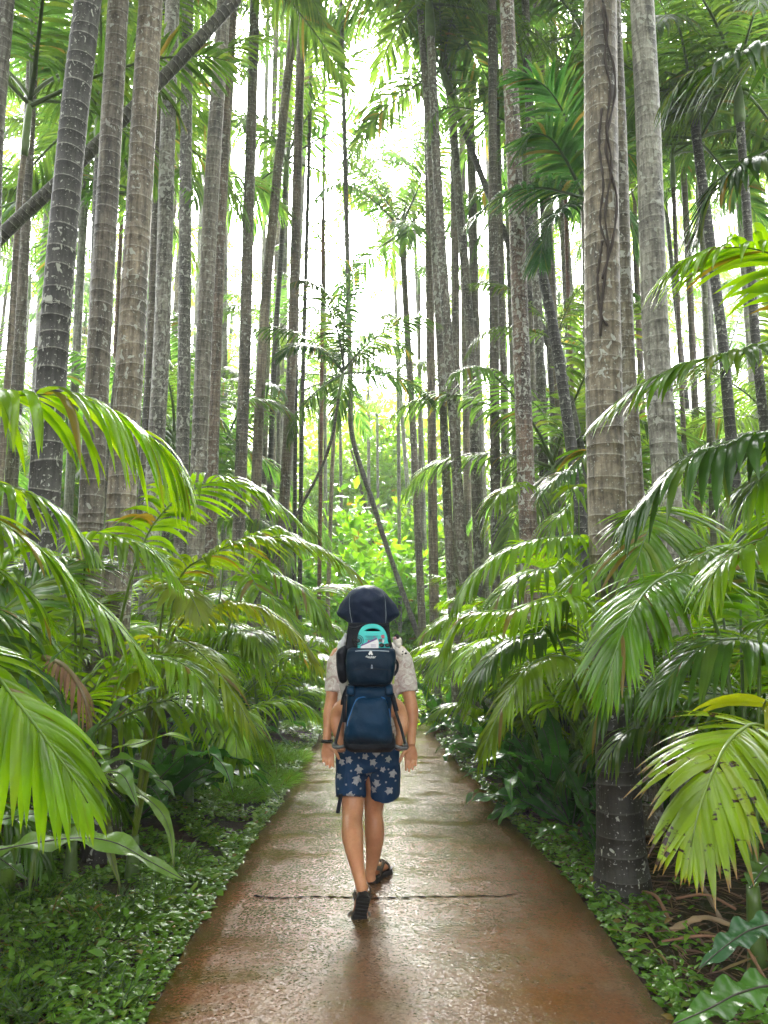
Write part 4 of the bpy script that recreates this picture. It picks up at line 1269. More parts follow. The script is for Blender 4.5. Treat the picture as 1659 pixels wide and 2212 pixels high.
fblade(fn, [(1760, 2010, 2.45), (1690, 1995, 2.4), (1620, 2010, 2.35), (1560, 2050, 2.3), (1508, 2095, 2.3)], .085, (.03, .09, .035), .4, up=(0, -.3, 1))
fblade(fn, [(1780, 2150, 2.3), (1680, 2130, 2.25), (1600, 2145, 2.2), (1530, 2180, 2.15), (1450, 2215, 2.12)], .1, (.05, .14, .02), .4, up=(0, -.3, 1))
fblade(fn, [(1700, 1820, 2.7), (1640, 1800, 2.65), (1580, 1815, 2.6), (1540, 1850, 2.6)], .1, (.04, .12, .03), .4, up=(0, -.3, 1))
fblade(fn, [(1720, 1860, 2.6), (1660, 1870, 2.55), (1620, 1920, 2.5)], .1, (.04, .11, .03), .4)

# ------------------------------------------------------------------ more young palms filling the understorey
rng = np.random.default_rng(31)
spots = []
tries = 0
while len(spots) < 135 and tries < 6000:
    tries += 1
    y = 3.4 + 20 * rng.random() ** 1.25
    s = rng.choice([-1, 1])
    lim = .56 * y
    x = edge_x(s, y) + s * ((.75 if y > 5.5 else 1.3) + rng.random() * max(lim - 1.8, 1.2))
    if abs(x) > lim + 1.8 or any(math.hypot(x - a, y - b) < .75 for a, b in spots):
        continue
    spots.append((x, y))
for s in (-1, 1):
    rows = sorted([q for q in spots if (q[0] < 0) == (s < 0)], key=lambda q: q[1])
    for k, (x, y) in enumerate(rows):
        c = [MG, BR, DG, (.07, .16, .02)][int(rng.integers(0, 4))]
        nm = {MG: 'mid green', BR: 'bright green', DG: 'dark green'}.get(c, 'fresh green')
        sc = rng.uniform(.75, 1.15)
        young_palm('young_palm', (x, y, float(ground_z(x, y))), int(rng.integers(6, 10)), f'{nm} young palm in the {"left" if s < 0 else "right"} understorey, {ORD[k]} nearest the viewer there', sc, c, 'young palms filling the understorey', stem=rng.uniform(.2, .9))

rng = np.random.default_rng(32)
# ------------------------------------------------------------------ bushes and trees in the bright gap
YB = (.20, .37, .03)
GB = 'bushes in the bright gap'
for (x, y, D, size, n, lf, lab, c, shp) in [
        (750, 1330, 15.5, 1.0, 2600, .12, 'lime green feathery bush in front of the crooked trunk', YB, (1.2, 1, 1)),
        (690, 1330, 17, 1.1, 2600, .11, 'loose pale bush at the foot of the pale ringed stem', (.17, .27, .03), (1.1, 1, 1.1)),
        (830, 1330, 18, 1.2, 2600, .13, 'bright bush behind the crooked trunk base', YB, (1.1, 1, 1.1)),
        (780, 1330, 21, 1.7, 1500, .34, 'tall mound of large heart shaped climber leaves', (.15, .33, .03), (1.0, .8, 2.2)),
        (860, 1330, 22, 1.7, 1500, .30, 'second leafy climber mound closer to the tan trunk', (.14, .29, .03), (.9, .8, 2.0)),
        (700, 1330, 23, 1.8, 2600, .2, 'shaded bush behind the pale ringed stem', (.14, .25, .03), (1.0, .8, 1.8)),
        (900, 1330, 16, .9, 2000, .11, 'small bright bush between the curving and tan trunks', YB, (1.2, 1, 1)),
        (760, 1330, 19, 2.0, 2600, .3, 'tall bank of broad climber leaves left of the crooked trunk', (.15, .33, .03), (.9, .7, 2.4)),
        (850, 1330, 24, 2.4, 2600, .34, 'highest leafy climber bank behind the crooked trunk', (.17, .34, .03), (1.0, .7, 2.6)),
        (905, 1330, 20, 1.6, 2400, .24, 'leafy climber bank rising behind the tan trunk', (.15, .31, .03), (.8, .7, 2.4)),
        (700, 1330, 20, 1.5, 2400, .16, 'fine leaved bright bush left of the gap', (.17, .34, .04), (1.1, .8, 1.9)),
        (830, 1330, 14, .9, 2400, .10, 'lime bush showing just over the carrier hood', YB, (1.3, 1, 1.1)),
        (780, 1400, 12.5, .55, 1800, .08, 'low lime bush above the carrier sunshade', YB, (1.5, 1, .9))]:
    p = at(x, y, D)
    bush((p[0], D, 0), size, n, lf, lab, c, shp, GB)
for (x, D, h, size, lab, c) in [
        (.2, 34, 8.0, 3.6, 'yellowish leafy tree at the end of the gap', (.22, .36, .05)),
        (-3.4, 38, 8.5, 3.8, 'hazy round tree behind the thin dark palm', (.2, .3, .06)),
        (3.8, 40, 9.0, 4.0, 'hazy round tree behind the mottled pair', (.2, .3, .06)),
        (-9, 42, 6, 3.6, 'far leafy tree behind the tall tilting trunk', (.1, .17, .04)),
        (10, 44, 6, 3.6, 'far leafy tree behind the speckled reddish trunk', (.1, .17, .04)),
        (-18, 44, 6.5, 4.2, 'far leafy tree behind the widest trunk', (.09, .15, .04)),
        (19, 44, 6.5, 4.2, 'far leafy tree behind the smooth light grey trunk', (.09, .15, .04))]:
    bush((x, D, 0), size, 8000, .36, lab, c, (1.15, .8, 1.15), 'leafy trees beyond the palms', 'broadleaf_tree', 'tree', h, .16)
# the far edge of the grove, one mass of leaves
mb = MB()
n = 26000
ang = rng.uniform(-.62, .62, n)
D = rng.uniform(27, 50, n)
x = ang * D
hh = 4.6 + 1.6 * np.sin(ang * 23) + 1.0 * np.sin(ang * 61 + 1) + 4.5 * np.clip((np.abs(ang) - .1) / .3, 0, 1)
z = hh * rng.random(n) ** .8
P = np.stack([x, D, z], -1)
Dd = unit(rng.normal(0, 1, (n, 3)))
S = unit(np.cross(Dd, rng.normal(0, 1, (n, 3))))
Ls = rng.uniform(.3, .75, n)
strips(mb, P, Dd, S, Ls, Ls * .5, 2, .5, .2, 0, prof=np.array([.3, 1, .08]))
tag(obj('far_wood', mb.mesh('far_wood', (M['bush'],)), None, (.09, .16, .03)), 'dense green wood closing the view beyond the palms', 'wood', kind='stuff')

# unseen wood to the sides, added to block light from there
mb = MB()
n = 8500
ang = rng.uniform(.75, 2.25, n) * rng.choice([-1, 1], n)
D = rng.uniform(9, 22, n)
z = 7.5 * rng.random(n) ** .9
P = np.stack([np.sin(ang) * D, np.cos(ang) * D, z], -1)
keep = ~((np.abs(P[:, 0] - .1) < 1.6) & (z < 5)) & ~((P[:, 1] > 0) & (np.abs(P[:, 0]) < .72 * P[:, 1] + 1.2))
P = P[keep]
n = len(P)
Dd = unit(rng.normal(0, 1, (n, 3)))
S = unit(np.cross(Dd, rng.normal(0, 1, (n, 3))))
Ls = rng.uniform(.6, 1.3, n)
strips(mb, P, Dd, S, Ls, Ls * .5, 2, .5, .2, 0, prof=np.array([.3, 1, .08]))
tag(obj('unseen_side_wood', mb.mesh('unseen_side_wood', (M['bush'],)), None, (.05, .085, .02)), 'unseen leaf mass added at the sides to block light', 'wood', kind='stuff')
rng = np.random.default_rng(40)
# ------------------------------------------------------------------ the hiker, the child and the carrier
A = at


def solid(mb, voxel, iters=6, name='body', mats=(), off=(0, 0, 0), noise=0.0, nscale=9.0):
    """melts overlapping tubes into one continuous surface"""
    me = mb.mesh('melt')
    o = bpy.data.objects.new('melt', me)
    COL.objects.link(o)
    r = o.modifiers.new('r', 'REMESH')
    r.mode = 'VOXEL'
    r.voxel_size = voxel
    if iters:
        s = o.modifiers.new('s', 'SMOOTH')
        s.factor = .5
        s.iterations = iters
    dg = bpy.context.evaluated_depsgraph_get()
    out = bpy.data.meshes.new_from_object(o.evaluated_get(dg))
    out.name = name
    bpy.data.objects.remove(o)
    bpy.data.meshes.remove(me)
    n = len(out.vertices)
    V = np.zeros(n * 3)
    out.vertices.foreach_get('co', V)
    V = V.reshape(-1, 3)
    if noise:
        N = np.zeros(n * 3)
        out.vertices.foreach_get('normal', N)
        N = N.reshape(-1, 3)
        q = V * nscale
        h = np.sin(q[:, 0] * 2.1 + 1.3 * np.sin(q[:, 2] * 1.7)) * np.sin(q[:, 2] * 1.3 + q[:, 0] + 2 * np.sin(q[:, 1] * 1.1)) + .5 * np.sin(q[:, 0] * 4.3 + q[:, 2] * 5.1 + 2 * np.sin(q[:, 0] * 1.9))
        V = V + N * (h * noise)[:, None]
    V = V - np.asarray(off)
    out.vertices.foreach_set('co', V.ravel())
    out.polygons.foreach_set('use_smooth', np.ones(len(out.polygons), bool))
    out.materials.clear()
    for m in mats:
        out.materials.append(m)
    out.update()
    return out


def mat_skin():
    t = NT('skin')
    pos = t.coord('Object')
    n1 = t.noise(pos, 7, 3)
    n2 = t.noise(pos, 60, 3)
    n3 = t.noise(pos, 19, 4, .6)
    c = t.mix(t.rng(n1, .35, .65), (.46, .20, .10), (.60, .30, .165))
    c = t.mix(t.rng(n3, .5, .75, 0, .45), c, (.50, .17, .10))
    c = t.mix(t.rng(n2, .5, .8, 0, .35), c, (.34, .13, .065))
    return t.done(t.principled(color=c, rough=.42, spec=.4, normal=t.bump(n2, .12, .003), sss=.12, sss_r=(1, .35, .2), sss_s=.012))


def mat_cloth(name, c0, c1, rough=.75, weave=420, scale=6, **k):
    t = NT(name)
    pos = t.coord('Object')
    n1 = t.noise(pos, scale, 4)
    c = t.mix(t.rng(n1, .35, .65), c0, c1)
    w_ = t.noise(pos, weave, 1)
    f = t.noise(pos, 16, 3)
    return t.done(t.principled(color=c, rough=rough, spec=.12, normal=t.bump(t.math('ADD', f, t.math('MULTIPLY', w_, .15)), .5, .014), **k))


def mat_shirt():
    t = NT('floral_shirt_cloth')
    pos = t.coord('Object')
    a = t.noise(pos, 26, 3, .6, 1.2)
    b = t.noise(pos, 15, 2, .5, 2.0)
    c = t.mix(t.rng(a, .48, .54), (.58, .51, .49), (.70, .65, .62))
    c = t.mix(t.rng(b, .54, .58, 0, .75), c, (.44, .31, .29))
    c = t.mix(t.rng(a, .62, .66, 0, .6), c, (.36, .35, .34))
    return t.done(t.principled(color=c, rough=.8, normal=t.bump(t.noise(pos, 14, 3), .4, .015)))


M['skin'] = mat_skin()
M['shirt'] = mat_shirt()
M['shorts'] = mat_cloth('navy_swim_cloth', (.008, .032, .085), (.012, .045, .115), .6, 300)
M['print'] = mat_simple('pale_print', (.34, .35, .38), .7, .2, 40)
M['navy'] = mat_cloth('navy_pack_cloth', (.0025, .012, .028), (.004, .018, .04), .5, 260)
M['blue'] = mat_cloth('blue_pack_cloth', (.002, .020, .050), (.004, .030, .072), .5, 260)
M['black'] = mat_cloth('black_webbing', (.006, .008, .013), (.012, .014, .02), .55, 300)
M['hood'] = mat_cloth('dark_hood_cloth', (.010, .017, .040), (.016, .026, .056), .38, 260)
M['pipe'] = mat_simple('bright_blue_piping', (.01, .12, .34), .5, .1)
M['grey_pipe'] = mat_simple('grey_piping', (.26, .30, .36), .5, .1)
M['metal'] = mat_simple('dark_frame_tube', (.025, .03, .035), .35, .2, 10, .05)
M['steel'] = mat_simple('grey_stirrup_wire', (.12, .125, .13), .35, .2, 10, .05)
M['teal'] = mat_simple('teal_plastic', (.0, .48, .46), .3, .05, 10, .02)
M['teal2'] = mat_simple('dark_teal_rib', (.0, .30, .30), .35, .05, 10, .02)
M['white'] = mat_simple('white_print', (.75, .75, .75), .6, .05)
M['paper'] = mat_simple('glossy_paper', (.72, .70, .72), .4, .08, 60)
M['violet'] = mat_simple('violet_ink', (.10, .05, .22), .4, .1)
M['gloss'] = mat_simple('black_gloss', (.008, .008, .009), .12, .1)
M['plush'] = mat_simple('white_plush', (.72, .66, .60), .9, .08, 90, .5, 160)
M['plush_black'] = mat_simple('black_plush', (.015, .012, .012), .9, .2, 90, .5, 160)
M['pink'] = mat_simple('pink_felt', (.60, .30, .32), .9, .1)
M['rubber'] = mat_simple('sandal_rubber', (.016, .015, .015), .6, .2, 60, .4)
M['strap'] = mat_simple('sandal_strap', (.085, .07, .052), .7, .25, 60, .4)
M['lime'] = mat_simple('lime_buckle', (.45, .55, .12), .4, .1)
M['hair'] = mat_simple('brown_hair', (.05, .028, .015), .5, .4, 60, .5)
M['red'] = mat_simple('red_trim', (.40, .05, .05), .7, .2)
M['child_shirt'] = mat_cloth('child_shirt_cloth', (.32, .30, .29), (.45, .42, .40))
M['eye'] = mat_simple('eye_white', (.7, .7, .7), .2, .02)
BASE = gnd(795, 1925)
BASE[1] = 4.8
man = empty('person', BASE, 'adult hiker seen from behind in navy turtle print shorts and pale floral shirt', 'person')


def hand(mb, wrist, fwd, side, tside, curl=1.0, spread=.012):
    """palm towards the viewer; tside: which way (+x / -x) the thumb points"""
    fwd, n = unit(fwd), np.array([0, -1.0, 0])
    sx = unit(np.cross(n, fwd))
    if sx[0] * tside < 0:
        sx = -sx
    n = unit(n - fwd * np.dot(n, fwd))
    q = np.array([0, .018, .045, .07, .088])
    mb.tube(wrist + fwd * q[:, None] - n * .004, [.024, .031, .038, .040, .036], 14, up=sx, R2=[.020, .018, .0165, .0145, .012])
    for k, (off, L, r, c) in enumerate([(.029, .072, .0088, .75), (.0095, .079, .0092, 1.0), (-.0105, .073, .0088, 1.2), (-.029, .058, .0076, 1.35)]):
        p = wrist + fwd * (.082 - .005 * abs(k - 1)) + sx * off
        d = unit(fwd + sx * (off * spread * 60 * .12))
        a = 0.0
        P = [p - d * .02, p]
        for j, (frac, bend) in enumerate([(.42, 14), (.32, 24), (.26, 18)]):
            a += math.radians(bend) * c * curl
            p = p + (d * math.cos(a) + n * math.sin(a)) * L * frac
            P.append(p)
        mb.tube(spline(P, 12), np.interp(np.linspace(0, 1, 12), [0, .85, 1], [r * 1.08, r * .88, r * .55]), 8)
    p = wrist + fwd * .026 + sx * .024 + n * .006
    d1 = unit(sx * .75 + fwd * .62 + n * .3)
    d2 = unit(sx * .32 + fwd * .93 + n * .28)
    P = [p - d1 * .018, p + d1 * .022, p + d1 * .036 + d2 * .022, p + d1 * .036 + d2 * .054]
    mb.tube(spline(P, 12), np.interp(np.linspace(0, 1, 12), [0, .5, .88, 1], [.015, .0115, .009, .006]), 8)


mb = MB()
tor = [A(794, 1655, 4.84), A(794, 1615, 4.84), A(794, 1560, 4.85), A(793, 1500, 4.87), A(793, 1445, 4.90), A(793, 1412, 4.91), A(793, 1392, 4.91)]
mb.tube(spline(tor, 20), np.interp(np.linspace(0, 1, 20), np.linspace(0, 1, 7), [.155, .165, .15, .165, .185, .17, .07]), 24, up=(1, 0, 0), R2=np.interp(np.linspace(0, 1, 20), np.linspace(0, 1, 7), [.11, .115, .10, .11, .115, .09, .06]))
mb.tube([A(793, 1412, 4.91), A(793, 1385, 4.915), A(793, 1358, 4.92)], [.068, .057, .056], 14)
HC = A(793, 1334, 4.94)
mb.ball(HC, (.076, .096, .118), 20, 14)
mb.ball(HC + np.array([0, .05, -.06]), (.055, .055, .06), 14, 10)     # jaw
mb.tube([HC + np.array([0, .088, .01]), HC + np.array([0, .112, -.025])], [.009, .014], 8)   # nose
for s in (-1, 1):
    mb.ball(HC + np.array([s * .077, -.005, -.01]), (.010, .022, .032), 10, 8)
HIPL, HIPR = A(765, 1630, 4.84), A(823, 1630, 4.84)
TOE = gnd(776, 1990)
HEEL = A(786, 1930, 4.42)
legL = [HIPL, A(762, 1690, 4.84), A(762, 1738, 4.80), A(761, 1769, 4.75), A(762, 1806, 4.645), A(768, 1852, 4.53), A(777, 1895, 4.445), A(783, 1922, 4.435)]
legR = [HIPR, A(815, 1690, 4.90), A(808, 1736, 4.95), A(807.5, 1760, 4.96), A(809, 1803, 4.955), A(806, 1850, 4.985), A(800, 1884, 5.01), A(801, 1900, 5.02)]
kq = np.linspace(0, 1, 40)
for P, rr in ((legL, [.088, .080, .066, .059, .0635, .046, .0335, .033]), (legR, [.088, .076, .062, .0545, .061, .044, .0315, .033])):
    kk = np.linalg.norm(np.diff(np.array(P), axis=0), axis=1)
    kk = np.concatenate([[0], np.cumsum(kk)]) / kk.sum()
    R = np.interp(kq, kk, rr)
    mb.tube(spline(P, 40), R, 20, up=(1, 0, 0), R2=R * np.interp(kq, kk, [1.1, 1.08, 1.02, 1.02, 1.08, 1.05, 1.1, 1.2]))
ZR = np.array([0, 0, 1.0])
FR = unit([.36, .93, 0])
ORGR = np.array(gnd(803, 1913))
ORGR[2] = .016
FL = unit(TOE - HEEL)
ZL = unit(np.cross(np.cross(FL, [0, 1.0, .55]), FL))
ORGL = HEEL + FL * .022


def foot(mb, o, F, Zz):
    X = np.cross(F, Zz)
    at_ = lambda x, y, z: o + X * x + F * y + Zz * z
    mb.tube([at_(0, .02, .062), at_(0, .05, .062), at_(0, .11, .062), at_(.004, .17, .052), at_(.004, .215, .046), at_(.002, .235, .043)], [.026, .034, .036, .044, .043, .03], 14, up=X, R2=[.026, .034, .034, .024, .015, .01])
    for k, (x, y, r) in enumerate([(-.030, .252, .0125), (-.010, .255, .0095), (.008, .25, .009), (.024, .242, .0085), (.037, .230, .008)]):
        mb.tube([at_(x, .2, .045), at_(x, y - .012, .044), at_(x, y, .041)], [r, r, r * .8], 8)
    mb.tube([at_(0, .045, .06), at_(0, .055, .10)], [.033, .033], 12)


foot(mb, ORGR, FR, ZR)
foot(mb, ORGL, FL, ZL)
for sgn, P, rr in ((-1, [A(757, 1411, 4.90), A(733, 1418, 4.90), A(726, 1455, 4.88), A(719, 1493, 4.85), A(713.5, 1527, 4.82), A(709.5, 1560, 4.78), A(706.5, 1588, 4.745), A(706, 1606, 4.73)], [.06, .058, .05, .045, .037, .039, .027, .0245]),
                   (1, [A(829, 1409, 4.90), A(862, 1414, 4.90), A(874, 1455, 4.88), A(882, 1493, 4.85), A(888.5, 1527, 4.82), A(889.5, 1562, 4.79), A(888.5, 1592, 4.755), A(888, 1610, 4.74)], [.06, .058, .05, .047, .039, .041, .029, .026])):
    kk = np.linspace(0, 1, 8)
    mb.tube(spline(P, 36), np.interp(kq[:36] / kq[35], kk, rr), 16, up=(1, 0, 0), R2=np.interp(kq[:36] / kq[35], kk, rr) * 1.05)
    hand(mb, P[-1], (.10 if sgn < 0 else -.02, -.05, -1), 0, -sgn, 1.3 if sgn < 0 else .8)
obj('body', solid(mb, .0042, 4, 'body', (M['skin'],), BASE), man)
mb = MB()
for s in (-1, 1):
    mb.ball(HC + np.array([s * .03, .083, .004]) - BASE, .012, 10, 8)
obj('eye', mb.mesh('eye', (M['eye'],)), man)
# hair
mb = MB()
mb.ball(HC + np.array([0, -.012, .022]), (.084, .097, .108), 20, 14)
obj('hair', solid(mb, .008, 2, 'hair', (M['hair'],), BASE, .002, 60), man)
# shirt
mb = MB()
t7 = [A(794, 1588, 4.84), A(794, 1560, 4.84), A(794, 1510, 4.86), A(793, 1450, 4.89), A(793, 1418, 4.905), A(793, 1398, 4.91)]
mb.tube(spline(t7, 20), np.interp(np.linspace(0, 1, 20), np.linspace(0, 1, 6), [.185, .188, .185, .198, .178, .085]), 28, up=(1, 0, 0), R2=np.interp(np.linspace(0, 1, 20), np.linspace(0, 1, 6), [.135, .135, .13, .135, .11, .075]))
for P, rr in (([A(752, 1414, 4.90), A(735, 1424, 4.895), A(727, 1455, 4.88), A(722, 1496, 4.855)], [.07, .072, .066, .062]), ([A(838, 1412, 4.90), A(861, 1420, 4.895), A(873, 1455, 4.88), A(881, 1497, 4.855)], [.07, .073, .068, .064])):
    mb.tube(spline(P, 16), np.interp(np.linspace(0, 1, 16), np.linspace(0, 1, 4), rr), 18, up=(1, 0, 0))
obj('shirt', solid(mb, .008, 3, 'shirt', (M['shirt'],), BASE, .0035, 8), man)
# shorts
mb = MB()
mb.tube([A(794, 1596, 4.84), A(794, 1625, 4.84), A(794, 1645, 4.845), A(794, 1656, 4.85)], [.186, .194, .194, .185], 28, up=(1, 0, 0), R2=[.13, .14, .14, .125])
mb.tube([A(763, 1640, 4.84), A(758, 1680, 4.84), A(757, 1722, 4.81)], [.100, .094, .089], 22, up=(1, 0, 0), R2=[.12, .122, .118])
mb.tube([A(827, 1640, 4.84), A(831, 1680, 4.87), A(832, 1716, 4.90)], [.100, .096, .091], 22, up=(1, 0, 0), R2=[.12, .122, .118])
sh = solid(mb, .008, 3, 'shorts', (M['shorts'],), BASE, .0035, 9)
shorts = obj('shorts', sh, man)
# turtle print, laid on the cloth
bv = BVHTree.FromPolygons([v.co for v in sh.vertices], [p.vertices[:] for p in sh.polygons])


def turtle(s, a):
    r = [(0, -.58), (.05, -.5), (.2, -.5), (.34, -.62), (.4, -.52), (.3, -.36), (.38, -.1), (.36, .12), (.52, -.02), (.66, -.06), (.6, .12), (.42, .3), (.28, .36), (.14, .44), (.15, .6), (0, .68)]
    pts = r + [(-x, y) for x, y in r[-2:0:-1]]
    c, d = math.cos(a), math.sin(a)
    return [((x * c - y * d) * s, (x * d + y * c) * s) for x, y in pts]


def star(s, a):
    return [(math.cos(a + k * math.pi / 7) * s * (.5 if k % 2 else .22), math.sin(a + k * math.pi / 7) * s * (.5 if k % 2 else .22)) for k in range(14)]


def stamp(mb, cx, cz, P2, back):
    pts = []
    for x, z in P2 + [(0, 0)]:
        o = Vector((cx + x, -1.0 * back, cz + z))
        h = bv.ray_cast(o, Vector((0, back, 0)))
        if h[0] is None:
            return
        pts.append(np.array(h[0]) + np.array([0, -.0025 * back, 0]))
    n = len(P2)
    mb.add(pts, np.array([(i, (i + 1) % n, n) for i in range(n)]))


mb = MB()
S8 = lambda cx, cy: (658.3 + cx * .1984, 1563.5 + cy * .1984)
for cx, cy, s, ang in [(560, 270, 1, 2.9), (480, 395, .9, 1.0), (400, 425, .8, .6), (590, 500, 1, .15), (565, 615, 1.15, -.5), (500, 775, 1.0, 1.3), (370, 585, .75, .8), (780, 315, .9, 3.1), (745, 415, .9, .9), (910, 390, .8, -.3), (960, 555, 1.0, -.25),
                       (780, 665, 1.0, 3.0), (745, 745, .8, .4), (920, 745, 1.0, -.9), (1000, 425, .8, .2), (850, 500, .7, 2.0), (660, 350, .8, 2.2), (690, 560, .8, 1.2)]:
    dx, dy = S8(cx, cy)
    p = A(dx, dy, 4.72) - BASE
    stamp(mb, p[0], p[2], turtle(.040 * s, ang), 1)
    stamp(mb, p[0] * .9 + .01, p[2] - .01, turtle(.040 * s, ang + 2), -1)
for cx, cy in [(590, 365), (505, 510), (450, 660), (608, 712), (360, 720), (795, 575), (885, 645), (912, 500), (845, 340), (780, 480), (615, 805), (660, 640), (420, 320), (950, 240), (990, 640), (580, 450)]:
    dx, dy = S8(cx, cy)
    p = A(dx, dy, 4.72) - BASE
    stamp(mb, p[0], p[2], star(.016, cx * .1), 1)
    stamp(mb, p[0], p[2] + .01, star(.016, cx * .3), -1)
tm = mb
mb = MB()
mb.add(np.array([v.co[:] for v in sh.vertices]), [tuple(p.vertices) for p in sh.polygons], 0)
k0 = mb.n
for V_, F_ in zip(tm.v, tm.f):
    mb.v.append(V_)
    mb.n += len(V_)
for F_ in tm.f:
    mb.f.append(F_ + k0)
    mb.m.append(np.full(len(F_), 1, int))
shorts.data = mb.mesh('shorts', (M['shorts'], M['print']))


# sandals
def sandal(o, F, Zz):
    X = np.cross(F, Zz)
    at_ = lambda x, y, z: o + X * x + F * y + Zz * z - BASE
    half = [(0, -.012), (.024, -.006), (.036, .02), (.035, .07), (.034, .12), (.046, .17), (.053, .205), (.048, .24), (.03, .268), (.0, .278)]
    halfl = [(-.022, .276), (-.040, .26), (-.050, .225), (-.050, .19), (-.042, .15), (-.032, .10), (-.034, .05), (-.034, .02), (-.022, -.006)]
    P2 = spline(np.array(half + halfl + half[:1]), 60)[:-1]
    mb = MB()
    mb.prism(P2 * np.array([1.04, 1.01]), o - BASE, X, F, Zz, .012)
    mb.prism(P2, o - BASE + Zz * .012, X, F, Zz, .020)
    for k in range(11):                                    # tread bars
        mb.box(at_(0, .012 + k * .024, -.003), (.066 if k < 6 else .082, .010, .008), np.stack([X, F, Zz], 1))
    s = obj('sandal', mb.mesh('sandal', (M['rubber'],), False), man)
    mb = MB()

    def band(pts, wd, th=.0035, n=22):
        mb.tube(spline([at_(*p) for p in pts], n), wd / 2, 8, up=None, R2=th) if False else ribbon(mb, spline([at_(*p) for p in pts], n), wd, at_(0, .06, .06))
    band([(-.037, .055, .035), (-.044, .045, .07), (-.034, .012, .088), (0, -.004, .092), (.034, .012, .088), (.044, .045, .07), (.037, .055, .035)], .026)
    band([(-.044, .045, .072), (-.044, .075, .10), (0, .105, .118), (.044, .075, .10), (.044, .045, .072)], .024)
    band([(-.050, .19, .035), (-.046, .18, .066), (0, .17, .086), (.046, .165, .066), (.050, .17, .035)], .026)
    band([(.044, .075, .094), (.05, .085, .104), (.06, .09, .108)], .02, n=8)
    obj('strap', mb.mesh('strap', (M['strap'],)), s)


def ribbon(mb, P, wd, ctr, th=.004):
    """flat band along P, its broad side turned away from ctr"""
    T = unit(np.gradient(P, axis=0))
    O = unit(P - ctr)
    Wv = unit(np.cross(T, O))
    O = unit(np.cross(Wv, T))
    n = len(P)
    V = np.stack([P - Wv * wd / 2, P + Wv * wd / 2, P + Wv * wd / 2 + O * th, P - Wv * wd / 2 + O * th], 1)
    idx = np.arange(n * 4).reshape(n, 4)
    F = np.stack([idx[:-1], np.roll(idx[:-1], -1, 1), np.roll(idx[1:], -1, 1), idx[1:]], -1).reshape(-1, 4)
    mb.add(V.reshape(-1, 3), np.concatenate([F, idx[:1, ::-1], idx[-1:]]))


sandal(ORGR, FR, ZR)
sandal(ORGL, FL, ZL)
# watch
W0 = A(706, 1600, 4.735) - BASE
mb = MB()
th = np.linspace(0, 2 * np.pi, 25)
ribbon(mb, np.stack([W0[0] + .031 * np.cos(th), W0[1] + .031 * np.sin(th), W0[2] + 0 * th], -1), .02, W0, .005)
wt = obj('watch', mb.mesh('watch', (M['gloss'],)), man)
mb = MB()
mb.ball(W0 + np.array([.0, .035, 0]), (.021, .008, .021), 16, 8)
obj('watch_case', mb.mesh('watch_case', (M['gloss'],)), wt)

# ---- the child riding in the carrier
CB = A(793, 1560, 4.6)
kid = empty('person', CB, 'small barefoot child riding in the carrier, legs hanging either side', 'person')
mb = MB()
mb.tube(spline([A(795, 1555, 4.58), A(795, 1500, 4.6), A(795, 1440, 4.62), A(795, 1400, 4.62), A(795, 1378, 4.62)], 14), [.1, .105, .105, .1, .1, .098, .095, .093, .09, .085, .08, .06, .045, .04], 18, up=(1, 0, 0), R2=np.linspace(.085, .05, 14))
KH = A(795, 1345, 4.635)
mb.ball(KH, (.07, .082, .085), 18, 12)
mb.ball(KH + np.array([0, .06, -.03]), (.05, .03, .035), 12, 8)
mb.tube([KH + np.array([0, .08, -.005]), KH + np.array([0, .094, -.02])], [.006, .009], 8)
for s in (-1, 1):
    mb.ball(KH + np.array([s * .07, 0, -.01]), (.008, .016, .022), 8, 6)
for P, rr in (([A(778, 1535, 4.57), A(752, 1530, 4.58), A(737, 1533, 4.60), A(729, 1552, 4.60), A(730, 1576, 4.575), A(735, 1600, 4.56), A(738.5, 1612, 4.56)], [.062, .062, .053, .045, .040, .028, .024]),
              ([A(815, 1535, 4.57), A(842, 1528, 4.58), A(856, 1530, 4.60), A(865, 1550, 4.60), A(868, 1576, 4.575), A(864, 1598, 4.56), A(861, 1609, 4.56)], [.062, .062, .053, .045, .041, .029, .024])):
    kk = np.linspace(0, 1, 7)
    q = np.linspace(0, 1, 26)
    mb.tube(spline(P, 26), np.interp(q, kk, rr), 16)
    e = P[-1]
    s = -1 if e[0] < CB[0] else 1
    mb.tube([e + np.array([0, -.004, -.004]), e + np.array([s * .004, .035, -.022]), e + np.array([s * .008, .075, -.034]), e + np.array([s * .009, .092, -.037])], [.022, .024, .027, .018], 12, up=(1, 0, 0), R2=[.022, .018, .012, .009])
    for k in range(5):
        mb.tube([e + np.array([s * .009 + (k - 2) * .0095, .082, -.037]), e + np.array([s * .009 + (k - 2) * .0095, .104 - abs(k - 1) * .004, -.039])], [.0062, .005], 8)
for s, hx in ((-1, 762), (1, 828)):
    P = [A(795 + s * 28, 1415, 4.64), A(hx, 1440, 4.68), A(hx + s * 2, 1460, 4.74)]
    mb.tube(spline(P, 14), np.linspace(.034, .022, 14), 12)
    e, d = P[-1], np.array([0, .85, -.3])
    mb.tube([e, e + d * .03, e + d * .055], [.02, .024, .022], 10, up=(1, 0, 0), R2=[.014, .013, .011])
    for k in range(4):
        b = e + d * .05 + np.array([(k - 1.5) * .011, 0, 0])
        mb.tube([b, b + d * .018, b + d * .03 + np.array([0, 0, -.012])], [.0062, .0056, .0042], 8)
    b = e + d * .015 + np.array([-s * .018, 0, 0])
    mb.tube([b, b + np.array([-s * .014, .02, .002]), b + np.array([-s * .017, .036, 0])], [.0075, .0065, .005], 8)
obj('body', solid(mb, .0042, 4, 'body', (M['skin'],), CB), kid)
mb = MB()
for s in (-1, 1):
    mb.ball(KH + np.array([s * .026, .072, .0]) - CB, .010, 10, 8)
